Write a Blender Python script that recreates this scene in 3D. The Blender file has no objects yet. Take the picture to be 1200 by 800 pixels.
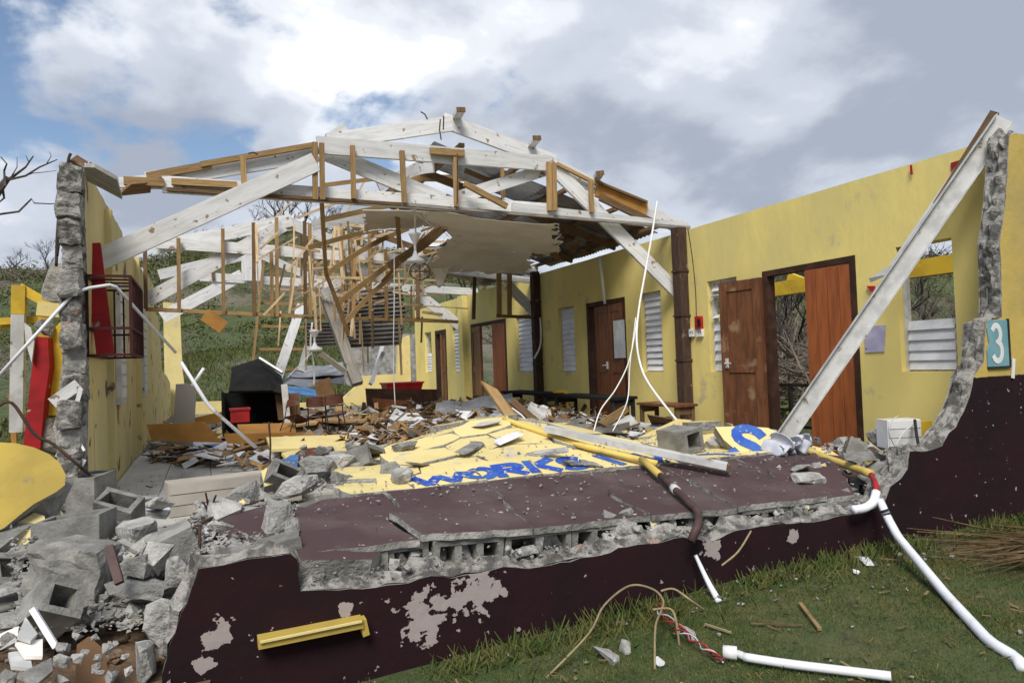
import bpy, bmesh, math, random
import numpy as np
from math import sin, cos, radians, pi, sqrt, atan2, hypot
from mathutils import Vector as V, Matrix, noise as mnoise

# ---------------------------------------------------------------- camera, world, sun, exposure
sc = bpy.context.scene
COL = sc.collection
FPX, YAW, PIT, ROL = 800.0, radians(24.2), radians(1.7), radians(2.0)
EYE = V((0, 0, 1.11))
cf = V((sin(YAW)*cos(PIT), cos(YAW)*cos(PIT), sin(PIT)))
cr = V((cos(YAW), -sin(YAW), 0))
cu = cr.cross(cf)
cR = cr*cos(ROL) - cu*sin(ROL)          # photo axes: the camera is rolled two degrees
cU = cr*sin(ROL) + cu*cos(ROL)
cR = cr*cos(ROL) + cu*(-sin(ROL))
cam = bpy.data.cameras.new('camera')
cam.sensor_width = 36.0; cam.lens = 36.0*FPX/1200
cam.clip_start = 0.05; cam.clip_end = 2000
co = bpy.data.objects.new('camera', cam); COL.objects.link(co)
co.matrix_world = Matrix(((cR.x, cU.x, -cf.x, EYE.x), (cR.y, cU.y, -cf.y, EYE.y), (cR.z, cU.z, -cf.z, EYE.z), (0, 0, 0, 1)))
sc.camera = co

SUN_EL, SUN_AZ = radians(50), radians(214)      # high, from the left behind the camera
w = bpy.data.worlds.new('World'); sc.world = w; w.use_nodes = True
nt = w.node_tree; N = nt.nodes; L = nt.links; N.clear()
def wn(t, **k):
    n = N.new(t)
    for a, b in k.items(): setattr(n, a, b)
    return n
def wmath(op, a, b=None, clamp=False):
    n = wn('ShaderNodeMath', operation=op, use_clamp=clamp)
    for i, s in enumerate((a, b)):
        if s is None: continue
        if isinstance(s, (int, float)): n.inputs[i].default_value = s
        else: L.new(s, n.inputs[i])
    return n.outputs[0]
sky = wn('ShaderNodeTexSky', sky_type='NISHITA', sun_disc=False)
sky.sun_elevation = SUN_EL; sky.sun_rotation = SUN_AZ
tc = wn('ShaderNodeTexCoord'); sp = wn('ShaderNodeSeparateXYZ'); L.new(tc.outputs['Generated'], sp.inputs[0])
zz = wmath('ADD', wmath('MAXIMUM', sp.outputs[2], 0.0), 0.42)
cx = wn('ShaderNodeCombineXYZ')
L.new(wmath('DIVIDE', sp.outputs[0], zz), cx.inputs[0]); L.new(wmath('DIVIDE', sp.outputs[1], zz), cx.inputs[1])
def wnoise(scale, detail, rough, off, dist=0.0):
    m = wn('ShaderNodeMapping'); m.inputs['Location'].default_value = off; L.new(cx.outputs[0], m.inputs[0])
    n = wn('ShaderNodeTexNoise'); n.inputs['Scale'].default_value = scale; n.inputs['Detail'].default_value = detail
    n.inputs['Roughness'].default_value = rough; n.inputs['Distortion'].default_value = dist
    L.new(m.outputs[0], n.inputs['Vector']); return n.outputs[0]
def wramp(s, *st):
    r = wn('ShaderNodeValToRGB'); r.color_ramp.interpolation = 'EASE'
    e = r.color_ramp.elements
    while len(e) < len(st): e.new(0.5)
    for i, (p, c) in enumerate(st):
        e[i].position = p; e[i].color = (*c, 1) if isinstance(c, tuple) else (c, c, c, 1)
    L.new(s, r.inputs[0]); return r.outputs[0]
def wmix(f, a, b):
    n = wn('ShaderNodeMix', data_type='RGBA'); L.new(f, n.inputs[0])
    for i, s in ((6, a), (7, b)):
        if isinstance(s, tuple): n.inputs[i].default_value = (*s, 1)
        else: L.new(s, n.inputs[i])
    return n.outputs[2]
big = wnoise(1.5, 4, 0.5, (3.1, 7.7, 0)); fine = wnoise(3.6, 12, 0.55, (1.3, 2.9, 0), 0.15)
cover = wmath('ADD', wmath('MULTIPLY', big, 0.55), wmath('MULTIPLY', fine, 0.5))
# the deck of cloud is thinner towards the north-west
west = wmath('MULTIPLY', wmath('ADD', wmath('ADD', wmath('MULTIPLY', sp.outputs[0], -0.8), wmath('MULTIPLY', sp.outputs[1], 0.35)), wmath('MULTIPLY', wmath('SUBTRACT', sp.outputs[2], 0.3), 0.9)), 0.23)
cmask = wramp(wmath('SUBTRACT', cover, west), (0.36, 0.0), (0.42, 1.0))
body = wmath('ADD', wmath('MULTIPLY', wnoise(2.3, 10, 0.5, (5.2, 1.4, 0), 0.15), 0.75), wmath('MULTIPLY', wmath('SUBTRACT', fine, west), 0.3))
ccol = wramp(body, (0.39, (0.86, 0.87, 0.885)), (0.44, (0.62, 0.65, 0.70)), (0.50, (0.46, 0.495, 0.565)), (0.62, (0.29, 0.325, 0.395)))
skyc = wn('ShaderNodeMix', data_type='RGBA', blend_type='MULTIPLY'); skyc.inputs[0].default_value = 1
L.new(sky.outputs[0], skyc.inputs[6]); skyc.inputs[7].default_value = (0.10, 0.10, 0.10, 1)
bgn = wn('ShaderNodeBackground'); L.new(wmix(cmask, skyc.outputs[2], ccol), bgn.inputs[0]); bgn.inputs[1].default_value = 1.0
wo = wn('ShaderNodeOutputWorld'); L.new(bgn.outputs[0], wo.inputs[0])

sl = bpy.data.lights.new('sun', 'SUN'); sl.energy = 2.7; sl.angle = radians(24); sl.color = (1.0, 0.95, 0.87)
so = bpy.data.objects.new('sun', sl); COL.objects.link(so)
sdir = V((sin(SUN_AZ)*cos(SUN_EL), cos(SUN_AZ)*cos(SUN_EL), sin(SUN_EL)))
so.rotation_euler = sdir.to_track_quat('Z', 'Y').to_euler()
sc.view_settings.view_transform = 'Standard'; sc.view_settings.look = 'None'
sc.view_settings.exposure = 0.5; sc.view_settings.gamma = 1.0

# ---------------------------------------------------------------- helpers
RND = random.Random(7)
def at(u, v, x=None, y=None, z=None):
    """the point of the place seen at photo pixel (u, v) on the plane x=, y= or z="""
    d = cf*FPX + cR*(u-600) + cU*(400-v)
    if x is not None: t = (x-EYE.x)/d.x
    elif y is not None: t = (y-EYE.y)/d.y
    else: t = (z-EYE.z)/d.z
    return EYE + d*t

def at_plane(u, v, p, n):
    d = cf*FPX + cR*(u-600) + cU*(400-v); return EYE + d*((p-EYE).dot(n)/d.dot(n))

class MB:
    def __init__(s): s.v = []; s.f = []; s.m = []; s.uv = []
    def face(s, idx, m=0, uv=None):
        s.f.append(tuple(idx)); s.m.append(m); s.uv.append(uv)
    def add(s, pts): 
        b = len(s.v); s.v += [V(p) for p in pts]; return b
    def hexa(s, p, m=0, L_=None, W_=None):
        """8 points: 4 at one end (ring), 4 at the other; uv runs along the length"""
        b = s.add(p)
        ln = (V(p[4])-V(p[0])).length
        a0 = (V(p[1])-V(p[0])).length; a1 = (V(p[2])-V(p[1])).length
        o = RND.random()*20
        s.face((b+3, b+2, b+1, b), m, [(o, .1), (o, .2), (o+.05, .2), (o+.05, .1)])
        s.face((b+4, b+5, b+6, b+7), m, [(o, .1), (o, .2), (o+.05, .2), (o+.05, .1)])
        y = 0
        for i in range(4):
            j = (i+1) % 4; wd = a0 if i % 2 == 0 else a1
            s.face((b+i, b+j, b+4+j, b+4+i), m, [(o, y), (o, y+wd), (o+ln, y+wd), (o+ln, y)])
            y += wd
    def bar(s, p0, p1, wid, thk, nrm=(0, 1, 0), m=0, cut0=0.0, cut1=0.0, taper=1.0):
        """a board from p0 to p1; thk is its depth along nrm, wid its breadth across both"""
        p0 = V(p0); p1 = V(p1); d = (p1-p0).normalized(); n = V(nrm)
        n = (n - d*n.dot(d))
        if n.length < 1e-4: n = d.orthogonal()
        n.normalize(); q = d.cross(n)
        r = []
        for p, c, k in ((p0, cut0, 1), (p1, cut1, taper)):
            for a, e in ((-1, -1), (1, -1), (1, 1), (-1, 1)):
                r.append(p + q*(a*wid*k/2) + n*(e*thk/2) + d*(c*a*wid))
        s.hexa(r, m)
    def box(s, c, sz, rz=0, m=0):
        c = V(c); x, y, z = [k/2 for k in sz]; R = Matrix.Rotation(rz, 3, 'Z')
        s.hexa([c + R @ V((sx*x, sy*y, sz_*z)) for sz_, sx, sy in ((-1, -1, -1), (-1, 1, -1), (-1, 1, 1), (-1, -1, 1), (1, -1, -1), (1, 1, -1), (1, 1, 1), (1, -1, 1))], m)
    def tube(s, pts, r, n=7, m=0, r1=None, cap=True):
        pts = [V(p) for p in pts]; k = len(pts); rings = []
        up = V((0.31, 0.2, 0.93)); run = 0
        for i, p in enumerate(pts):
            d = (pts[min(i+1, k-1)] - pts[max(i-1, 0)])
            if d.length < 1e-6: d = V((0, 0, 1))
            d.normalize(); a = up - d*up.dot(d)
            if a.length < .05: a = d.orthogonal()
            a.normalize(); b_ = d.cross(a); up = a
            rr = r if r1 is None else r + (r1-r)*i/(k-1)
            rings.append(s.add([p + (a*cos(2*pi*j/n) + b_*sin(2*pi*j/n))*rr for j in range(n)]))
        for i in range(k-1):
            ln = (pts[i+1]-pts[i]).length
            for j in range(n):
                jj = (j+1) % n
                s.face((rings[i]+j, rings[i]+jj, rings[i+1]+jj, rings[i+1]+j), m, [(run, j/n*.2), (run, (j+1)/n*.2), (run+ln, (j+1)/n*.2), (run+ln, j/n*.2)])
            run += ln
        if cap:
            s.face([rings[0]+j for j in range(n)][::-1], m); s.face([rings[-1]+j for j in range(n)], m)
    def plate(s, pts, off, m=0, ms=None):
        """a flat outline given a thickness vector; ms = material of its edges"""
        n = len(pts); a = s.add(pts); b = s.add([V(p)+V(off) for p in pts])
        ms = m if ms is None else ms
        s.face(range(a, a+n), m); s.face(list(range(b, b+n))[::-1], m)
        for i in range(n):
            j = (i+1) % n; s.face((a+j, a+i, b+i, b+j), ms)
    def sheet(s, fn, nu, nv, thk, m=0, skip=None):
        """a grid fn(u,v) in 0..1 given a thickness"""
        P = [[V(fn(i/nu, j/nv)) for j in range(nv+1)] for i in range(nu+1)]
        def nr(i, j):
            a = P[min(i+1, nu)][j]-P[max(i-1, 0)][j]; b = P[i][min(j+1, nv)]-P[i][max(j-1, 0)]
            c = a.cross(b); return c.normalized() if c.length > 1e-9 else V((0, 0, 1))
        t = s.add([P[i][j] for i in range(nu+1) for j in range(nv+1)])
        o = s.add([P[i][j] - nr(i, j)*thk for i in range(nu+1) for j in range(nv+1)])
        I = lambda b, i, j: b + i*(nv+1) + j
        for i in range(nu):
            for j in range(nv):
                if skip and skip(i/nu, j/nv): continue
                uv = [(i/nu, j/nv), ((i+1)/nu, j/nv), ((i+1)/nu, (j+1)/nv), (i/nu, (j+1)/nv)]
                s.face((I(t, i, j), I(t, i+1, j), I(t, i+1, j+1), I(t, i, j+1)), m, uv)
                s.face((I(o, i, j+1), I(o, i+1, j+1), I(o, i+1, j), I(o, i, j)), m, uv[::-1])
        for i in range(nu):
            for j, fl in ((0, 0), (nv, 1)):
                q = (I(t, i, j), I(t, i+1, j), I(o, i+1, j), I(o, i, j)); s.face(q if fl else q[::-1], m)
        for j in range(nv):
            for i, fl in ((0, 1), (nu, 0)):
                q = (I(t, i, j), I(t, i, j+1), I(o, i, j+1), I(o, i, j)); s.face(q if fl else q[::-1], m)
    def mesh(s, name, mats, org, smooth=False):
        me = bpy.data.meshes.new(name)
        me.from_pydata([tuple(p-org) for p in s.v], [], s.f)
        for m in (mats if isinstance(mats, (list, tuple)) else [mats]): me.materials.append(m)
        me.polygons.foreach_set('material_index', s.m)
        if any(u is not None for u in s.uv):
            ul = me.uv_layers.new(name='UVMap'); fl = []
            for f, u in zip(s.f, s.uv):
                for k in range(len(f)): fl += list(u[k]) if u is not None else [s.v[f[k]].x, s.v[f[k]].y]
            ul.data.foreach_set('uv', fl)
        if smooth: me.polygons.foreach_set('use_smooth', [True]*len(me.polygons))
        me.validate(); me.update()
        return me
    def obj(s, name, mats, parent=None, smooth=False, org=None, bevel=0):
        if org is None:
            if parent is not None: org = V(parent['_o'])
            else:
                n = len(s.v); org = V((sum(p.x for p in s.v)/n, sum(p.y for p in s.v)/n, min(p.z for p in s.v)))
        o = bpy.data.objects.new(name, s.mesh(name, mats, org, smooth)); COL.objects.link(o)
        if parent is not None: o.parent = parent; o.location = org - V(parent['_o'])
        else: o.location = org
        o['_o'] = tuple(org)
        if bevel:
            b = o.modifiers.new('edge', 'BEVEL'); b.width = bevel; b.segments = 1; b.limit_method = 'ANGLE'
        return o

def tag(o, label=None, cat=None, group=None, kind=None):
    if label: o['label'] = label
    if cat: o['category'] = cat
    if group: o['group'] = group
    if kind: o['kind'] = kind
    return o
def thing(name, label, cat, loc, group=None):
    o = bpy.data.objects.new(name, None); COL.objects.link(o); o.location = loc; o['_o'] = tuple(loc)
    o.empty_display_size = .2
    return tag(o, label, cat, group)

# ---------------------------------------------------------------- materials
def mat(name, c1, c2=None, scale=3, lo=.42, hi=.6, rough=.85, bump=.25, bscale=30, c3=None, s3=8, t3=.62, w3=.04,
        coord='Object', stretch=(1, 1, 1), rnd=.12, metal=0, detail=6, zsplit=None, patches=None, bdist=.01, coat=0, trans=0):
    m = bpy.data.materials.new(name); m.use_nodes = True; t = m.node_tree; n = t.nodes; l = t.links
    bs = n['Principled BSDF']; bs.inputs['Roughness'].default_value = rough; bs.inputs['Metallic'].default_value = metal; bs.inputs['Specular IOR Level'].default_value = .5 if rough < .5 or metal else .2
    if coat: bs.inputs['Coat Weight'].default_value = coat
    oi = n.new('ShaderNodeObjectInfo')
    if coord == 'World':
        g = n.new('ShaderNodeNewGeometry'); vec = g.outputs['Position']
    else:
        tcx = n.new('ShaderNodeTexCoord'); src = tcx.outputs['UV' if coord == 'UV' else 'Object']
        ad = n.new('ShaderNodeVectorMath'); ad.operation = 'ADD'; sc_ = n.new('ShaderNodeMath'); sc_.operation = 'MULTIPLY'; sc_.inputs[1].default_value = 37
        l.new(oi.outputs['Random'], sc_.inputs[0]); l.new(src, ad.inputs[0]); l.new(sc_.outputs[0], ad.inputs[1]); vec = ad.outputs[0]
    def nz(sca, det=6, st=stretch, rg=.6):
        mp = n.new('ShaderNodeMapping'); mp.inputs['Scale'].default_value = st; l.new(vec, mp.inputs[0])
        x = n.new('ShaderNodeTexNoise'); x.inputs['Scale'].default_value = sca; x.inputs['Detail'].default_value = det; x.inputs['Roughness'].default_value = rg
        l.new(mp.outputs[0], x.inputs['Vector']); return x.outputs[0]
    def rmp(s, a, b):
        r = n.new('ShaderNodeMapRange'); r.inputs[1].default_value = a; r.inputs[2].default_value = b; r.interpolation_type = 'SMOOTHSTEP'
        l.new(s, r.inputs[0]); return r.outputs[0]
    def mx(f, a, b):
        x = n.new('ShaderNodeMix'); x.data_type = 'RGBA'
        if isinstance(f, float): x.inputs[0].default_value = f
        else: l.new(f, x.inputs[0])
        for i, s in ((6, a), (7, b)):
            if isinstance(s, tuple): x.inputs[i].default_value = (*s, 1)
            else: l.new(s, x.inputs[i])
        return x.outputs[2]
    def ma(op, a, b):
        x = n.new('ShaderNodeMath'); x.operation = op
        for i, s in enumerate((a, b)):
            if isinstance(s, (int, float)): x.inputs[i].default_value = s
            else: l.new(s, x.inputs[i])
        return x.outputs[0]
    col = c1
    if c2: col = mx(rmp(nz(scale, detail), lo, hi), c1, c2)
    if zsplit:       # two coats of paint: below a height the second one
        g2 = n.new('ShaderNodeNewGeometry'); sx = n.new('ShaderNodeSeparateXYZ'); l.new(g2.outputs['Position'], sx.inputs[0])
        hgt, ca, cb = zsplit
        low = mx(rmp(nz(2.2, 5), .4, .65), ca, cb)
        zz_ = ma('ADD', sx.outputs[2], ma('MULTIPLY', ma('SUBTRACT', nz(14, 3), .5), .02))
        col = mx(rmp(zz_, hgt-.004, hgt+.004), low, col)
    if c3 is not None:
        th = nz(s3, 5, (1, 1, 1), .55)
        if patches:   # flaked places where the paint came off
            g3 = n.new('ShaderNodeNewGeometry')
            for (c, r) in patches:
                dv = n.new('ShaderNodeVectorMath'); dv.operation = 'DISTANCE'; l.new(g3.outputs['Position'], dv.inputs[0]); dv.inputs[1].default_value = c
                th = ma('ADD', th, ma('MULTIPLY', rmp(dv.outputs['Value'], r, r*.25), .24))
        col = mx(rmp(th, t3, t3+w3), col, c3)
    if rnd:
        h = n.new('ShaderNodeHueSaturation'); l.new(ma('ADD', ma('MULTIPLY', oi.outputs['Random'], 2*rnd), 1-rnd), h.inputs['Value'])
        if isinstance(col, tuple): h.inputs['Color'].default_value = (*col, 1)
        else: l.new(col, h.inputs['Color'])
        col = h.outputs[0]
    if isinstance(col, tuple): bs.inputs['Base Color'].default_value = (*col, 1)
    else: l.new(col, bs.inputs['Base Color'])
    if bump:
        b = n.new('ShaderNodeBump'); b.inputs['Strength'].default_value = bump; b.inputs['Distance'].default_value = bdist
        l.new(nz(bscale, 6), b.inputs['Height']); l.new(b.outputs[0], bs.inputs['Normal'])
    if trans: 
        bs.inputs['Transmission Weight'].default_value = trans
    return m

G = (1, 14, 14)
YEL, YEL2 = (0.76, 0.625, 0.215), (0.65, 0.545, 0.21)
M = {}
M['yellow'] = mat('yellow_plaster', YEL, YEL2, 1.3, .4, .62, .85, .5, 9, (.50, .43, .24), 2.6, .61, .12, 'World', rnd=0, stretch=(1, 1, .45), bdist=.012)
M['yellow_old'] = mat('old_yellow_plaster', (.68, .56, .24), (.57, .49, .25), 1.3, .4, .62, .85, .6, 9, (.16, .10, .07), 3.2, .60, .06, 'World', rnd=0, stretch=(1, 1, .4), bdist=.012)
M['yellow_out'] = mat('yellow_beam_paint', (.62, .42, .04), (.50, .33, .04), 3, rough=.6, c3=(.25, .14, .07), s3=7, t3=.66)
M['concrete'] = mat('broken_concrete', (.36, .35, .325), (.20, .195, .18), 5, .38, .62, .95, 1.0, 22, (.40, .38, .35), 9, .6, .06, 'World', rnd=.15, bdist=.03)
M['rubble'] = mat('concrete_rubble', (.43, .42, .395), (.25, .245, .23), 7, .35, .65, .95, 1.0, 30, (.45, .44, .42), 11, .6, .06, rnd=.25, bdist=.03)
M['rawedge'] = mat('raw_masonry_edge', (.34, .325, .30), (.10, .095, .088), 11, .40, .60, .95, 1.0, 45, (.30, .22, .18), 5, .63, .05, 'World', rnd=.1, bdist=.02, detail=10)
M['block'] = mat('concrete_block', (.27, .265, .245), (.17, .165, .15), 9, .35, .65, .95, .8, 60, (.12, .13, .09), 6, .62, .1, rnd=.2, bdist=.01)
M['tile'] = mat('floor_tile', (.50, .49, .46), (.40, .385, .355), 5, .4, .65, .45, .08, 20, (.30, .28, .25), 7, .62, .1, rnd=.08)
M['screed'] = mat('floor_screed', (.22, .21, .19), (.15, .14, .125), 3, rough=.95, bump=.6, coord='World', rnd=0)
M['whitewood'] = mat('white_painted_wood', (.66, .66, .66), (.53, .53, .52), 3, .42, .66, .75, .2, 20, (.27, .20, .13), 9, .64, .03, 'UV', (1, 8, 8), rnd=.12)
M['rawwood'] = mat('raw_lumber', (.36, .235, .105), (.25, .155, .07), 5, .38, .64, .8, .3, 20, (.14, .09, .05), 3, .68, .1, 'UV', G, rnd=.25)
M['palelath'] = mat('pale_lath', (.50, .38, .23), (.34, .24, .13), 5, .38, .64, .85, .3, 20, (.2, .13, .08), 3, .66, .1, 'UV', G, rnd=.2)
M['darkwood'] = mat('weathered_lumber', (.19, .115, .055), (.11, .07, .04), 5, .38, .64, .85, .3, 20, (.26, .18, .10), 3, .66, .1, 'UV', G, rnd=.25)
M['greywood'] = mat('grey_weathered_wood', (.33, .31, .28), (.21, .19, .165), 5, .38, .64, .9, .35, 18, (.12, .10, .08), 5, .64, .05, 'UV', G, rnd=.15)
M['doorwood'] = mat('varnished_door_wood', (.19, .062, .021), (.115, .036, .014), 3, .38, .66, .45, .2, 14, (.24, .11, .05), 2.5, .64, .1, 'Object', (6, 6, 1), rnd=.12)
M['doororange'] = mat('orange_door_planks', (.30, .085, .022), (.21, .058, .016), 3, .38, .66, .45, .2, 14, (.13, .045, .02), 3, .66, .06, 'Object', (8, 8, .8), rnd=.10)
M['doorold'] = mat('old_brown_door', (.17, .07, .03), (.10, .042, .022), 3, .35, .66, .6, .3, 14, (.27, .17, .10), 3.4, .58, .14, 'Object', (6, 6, 1), rnd=.08)
M['darkframe'] = mat('dark_brown_frame', (.035, .018, .012), (.06, .028, .018), 6, rough=.6)
M['post'] = mat('dark_timber_post', (.075, .045, .032), (.045, .028, .022), 6, .4, .6, .85, .5, 20, (.20, .14, .10), 6, .62, .06, 'UV', (1, 8, 8))
M['louvre'] = mat('white_louvre', (.70, .71, .73), (.60, .61, .63), 4, rough=.5, bump=0, rnd=.05)
M['white'] = mat('white_plastic', (.76, .76, .76), (.66, .66, .65), 4, rough=.35, bump=0, rnd=.04)
M['pvc'] = mat('pvc_pipe', (.74, .75, .78), (.62, .62, .63), 5, .5, .7, .4, .05, rnd=.03, c3=(.36, .33, .28), s3=5, t3=.60, w3=.14)
M['yellowpipe'] = mat('yellow_pipe', (.62, .46, .12), (.52, .38, .11), 6, rough=.55, bump=.1, c3=(.3, .25, .2), s3=12, t3=.68)
M['brownpipe'] = mat('maroon_pipe', (.085, .05, .045), (.055, .033, .03), 6, rough=.6, bump=.1, c3=(.3, .27, .25), s3=12, t3=.68)
M['metal'] = mat('corrugated_zinc', (.36, .38, .41), (.26, .27, .29), 3, .4, .6, .5, .1, 20, (.17, .12, .09), 4, .64, .08, metal=.5)
M['oldmetal'] = mat('stained_corrugated_metal', (.22, .21, .20), (.13, .12, .11), 3, .4, .6, .65, .1, 20, (.10, .06, .04), 4, .58, .1, metal=.3)
M['greymetal'] = mat('painted_channel', (.58, .58, .57), (.44, .44, .43), 6, .4, .62, .6, .15, 20, (.20, .16, .12), 9, .63, .05)
M['ceiling'] = mat('ceiling_board', (.80, .77, .70), (.70, .66, .58), 2, .4, .65, .9, .1, 20, (.28, .20, .13), 3, .64, .12)
M['mustard'] = mat('mustard_wall_paint', (.44, .32, .07), (.34, .25, .06), 2, .4, .65, .8, .3, 20, (.25, .2, .12), 5, .66, .06, rnd=0)
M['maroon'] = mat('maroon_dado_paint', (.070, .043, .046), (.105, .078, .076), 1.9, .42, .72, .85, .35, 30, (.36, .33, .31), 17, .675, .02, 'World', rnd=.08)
M['paleyellow'] = mat('pale_yellow_paint', (.68, .565, .255), (.59, .49, .22), 2, .4, .65, .75, .2, 25, (.46, .42, .34), 5, .60, .10, 'World', rnd=.06)  # pale yellow paint of its own, with greyish dust patches
M['blue'] = mat('blue_letter_paint', (.022, .075, .40), (.04, .12, .40), 6, rough=.6, bump=.1, rnd=0, c3=(.52, .46, .30), s3=16, t3=.62)
M['steel'] = mat('rusty_rebar', (.05, .035, .028), (.085, .045, .028), 12, rough=.8, bump=.4, bscale=60)
M['darkred'] = mat('dark_red_grille', (.055, .012, .012), (.03, .012, .012), 12, rough=.6)
M['red'] = mat('red_paint', (.36, .018, .022), (.24, .016, .02), 4, .4, .66, .6, .2, 20, (.4, .33, .28), 9, .68, .03)
M['brightred'] = mat('red_plastic', (.42, .015, .015), (.30, .012, .015), 5, rough=.45, bump=0)
M['black'] = mat('black_surface', (.011, .011, .012), (.016, .016, .016), 6, rough=.95, bump=.1)
M['blackmetal'] = mat('black_metal', (.018, .018, .02), (.03, .028, .026), 6, rough=.5, bump=0)
M['orange'] = mat('orange_board', (.44, .22, .055), (.34, .165, .045), 3, .4, .65, .7, .15, 20, (.22, .13, .06), 5, .64, .08)
M['tabletop'] = mat('pale_desk_top', (.55, .36, .17), (.45, .28, .13), 4, rough=.6, bump=.1, stretch=(1, 9, 9))
M['chairwood'] = mat('red_brown_seat_ply', (.135, .048, .026), (.085, .03, .018), 4, .4, .62, .45, .1, 20, stretch=(1, 8, 8))
M['beige'] = mat('beige_cabinet', (.42, .38, .33), (.34, .31, .27), 3, .4, .65, .6, .1, 20, (.25, .22, .19), 6, .65, .06)
M['paper'] = mat('paper', (.66, .66, .66), (.5, .5, .52), 5, rough=.9, bump=.1, rnd=.2)
M['cloth'] = mat('white_sheeting', (.62, .64, .70), (.45, .47, .54), 6, rough=.8, bump=.3, bscale=12)
M['greycloth'] = mat('grey_rag', (.33, .32, .30), (.22, .21, .2), 6, rough=.9, bump=.5, bscale=18)
M['lilac'] = mat('lilac_poster', (.44, .42, .55), (.36, .34, .48), 5, rough=.85, bump=0, c3=(.08, .07, .14), s3=14, t3=.66)
M['poster'] = mat('white_poster', (.62, .65, .68), (.5, .54, .58), 5, rough=.85, bump=0, c3=(.16, .25, .33), s3=13, t3=.66)
M['teal'] = mat('teal_plaque', (.15, .31, .36), (.19, .36, .41), 5, rough=.6, bump=.1, c3=(.3, .33, .33), s3=9, t3=.7)
M['bluebag'] = mat('blue_plastic', (.04, .12, .30), (.07, .18, .36), 6, rough=.5)
M['bark'] = mat('bare_bark', (.085, .072, .062), (.05, .042, .037), 10, rough=.95, bump=.5, stretch=(1, 1, .3))
M['palebark'] = mat('stripped_branch', (.24, .19, .14), (.15, .12, .09), 10, rough=.95, bump=.3)
M['soil'] = mat('brown_soil', (.17, .115, .07), (.105, .07, .045), 5, .38, .64, .95, 1.0, 25, (.26, .20, .14), 9, .62, .06, 'World', rnd=0, bdist=.03)
M['terracotta'] = mat('brown_board', (.20, .115, .055), (.15, .085, .045), 4, rough=.85)
M['cream'] = mat('cream_house_paint', (.68, .68, .66), (.6, .6, .58), 3, rough=.8)
M['roofgrey'] = mat('grey_roof', (.32, .33, .35), (.24, .25, .26), 3, rough=.7)
M['glassdark'] = mat('dark_window', (.05, .06, .07), (.07, .08, .09), 3, rough=.2, bump=0)
M['copper'] = mat('red_wire', (.42, .03, .025), (.3, .02, .02), 20, rough=.5, bump=0)
M['straw'] = mat('dry_straw', (.20, .14, .065), (.12, .08, .04), 6, rough=.9, bump=0, rnd=.3)
M['vine'] = mat('pale_vine', (.30, .24, .13), (.22, .18, .10), 12, rough=.9, bump=.2)

# ---------------------------------------------------------------- ground and hills
def smooth(a, b, x):
    t = min(1, max(0, (x-a)/(b-a))); return t*t*(3-2*t)
ELV = [(-180, .13), (-60, .16), (-25, .17), (-13, .185), (-4, .20), (2, .225), (6, .232), (10, .215), (14, .165), (19, .118), (30, .105), (45, .108), (60, .118), (75, .12), (110, .12), (180, .13)]
def elev(az):
    for (a, b), (c, d) in zip(ELV, ELV[1:]):
        if a <= az <= c: return b + (d-b)*smooth(a, c, az)
    return .13
def gz(x, y):
    r = hypot(x, y); az = math.degrees(atan2(x, y))
    near = -.20 - .05*min(4, max(0, 3.4-x)) - .06*max(0, min(2, 3-y))*smooth(3, 0, x)
    n = mnoise.noise((x*.05, y*.05, 1.7))
    e = elev(az)*(.72+.06*smooth(-6, 3, az) if az < 12 else .78+.22*smooth(12, 24, az))*max(.55, cos(radians(az-24.2)))
    ridge = (e*125+1.1) * smooth(24, 125, r) ** (1.25 if az < 25 else 1.0)
    up = 1.5*smooth(20, 34, y)*smooth(24, 40, r)*smooth(30, 10, az)
    det = (n*2.4 + mnoise.noise((x*.16, y*.16, 4))*.9) * smooth(25, 70, r)
    back = ridge - max(0, r-130)*.25
    return near + max(-6, back) + det + up + .02*mnoise.noise((x*1.3, y*1.3, 9))
def axis(lo, hi, fine_lo, fine_hi, st, g=1.16):
    a = list(np.arange(fine_lo, fine_hi+1e-6, st)); s = st; p = fine_hi
    while p < hi: s *= g; p += s; a.append(p)
    s = st; p = fine_lo; b = []
    while p > lo: s *= g; p -= s; b.append(p)
    return b[::-1] + a
gx = axis(-420, 420, -8, 16, .45, 1.09); gy = axis(-300, 420, -2, 26, .45, 1.09)
g = MB(); g.v = [V((x, y, gz(x, y))) for y in gy for x in gx]
nx = len(gx)
for j in range(len(gy)-1):
    for i in range(nx-1): g.face((j*nx+i, j*nx+i+1, (j+1)*nx+i+1, (j+1)*nx+i))
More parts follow.
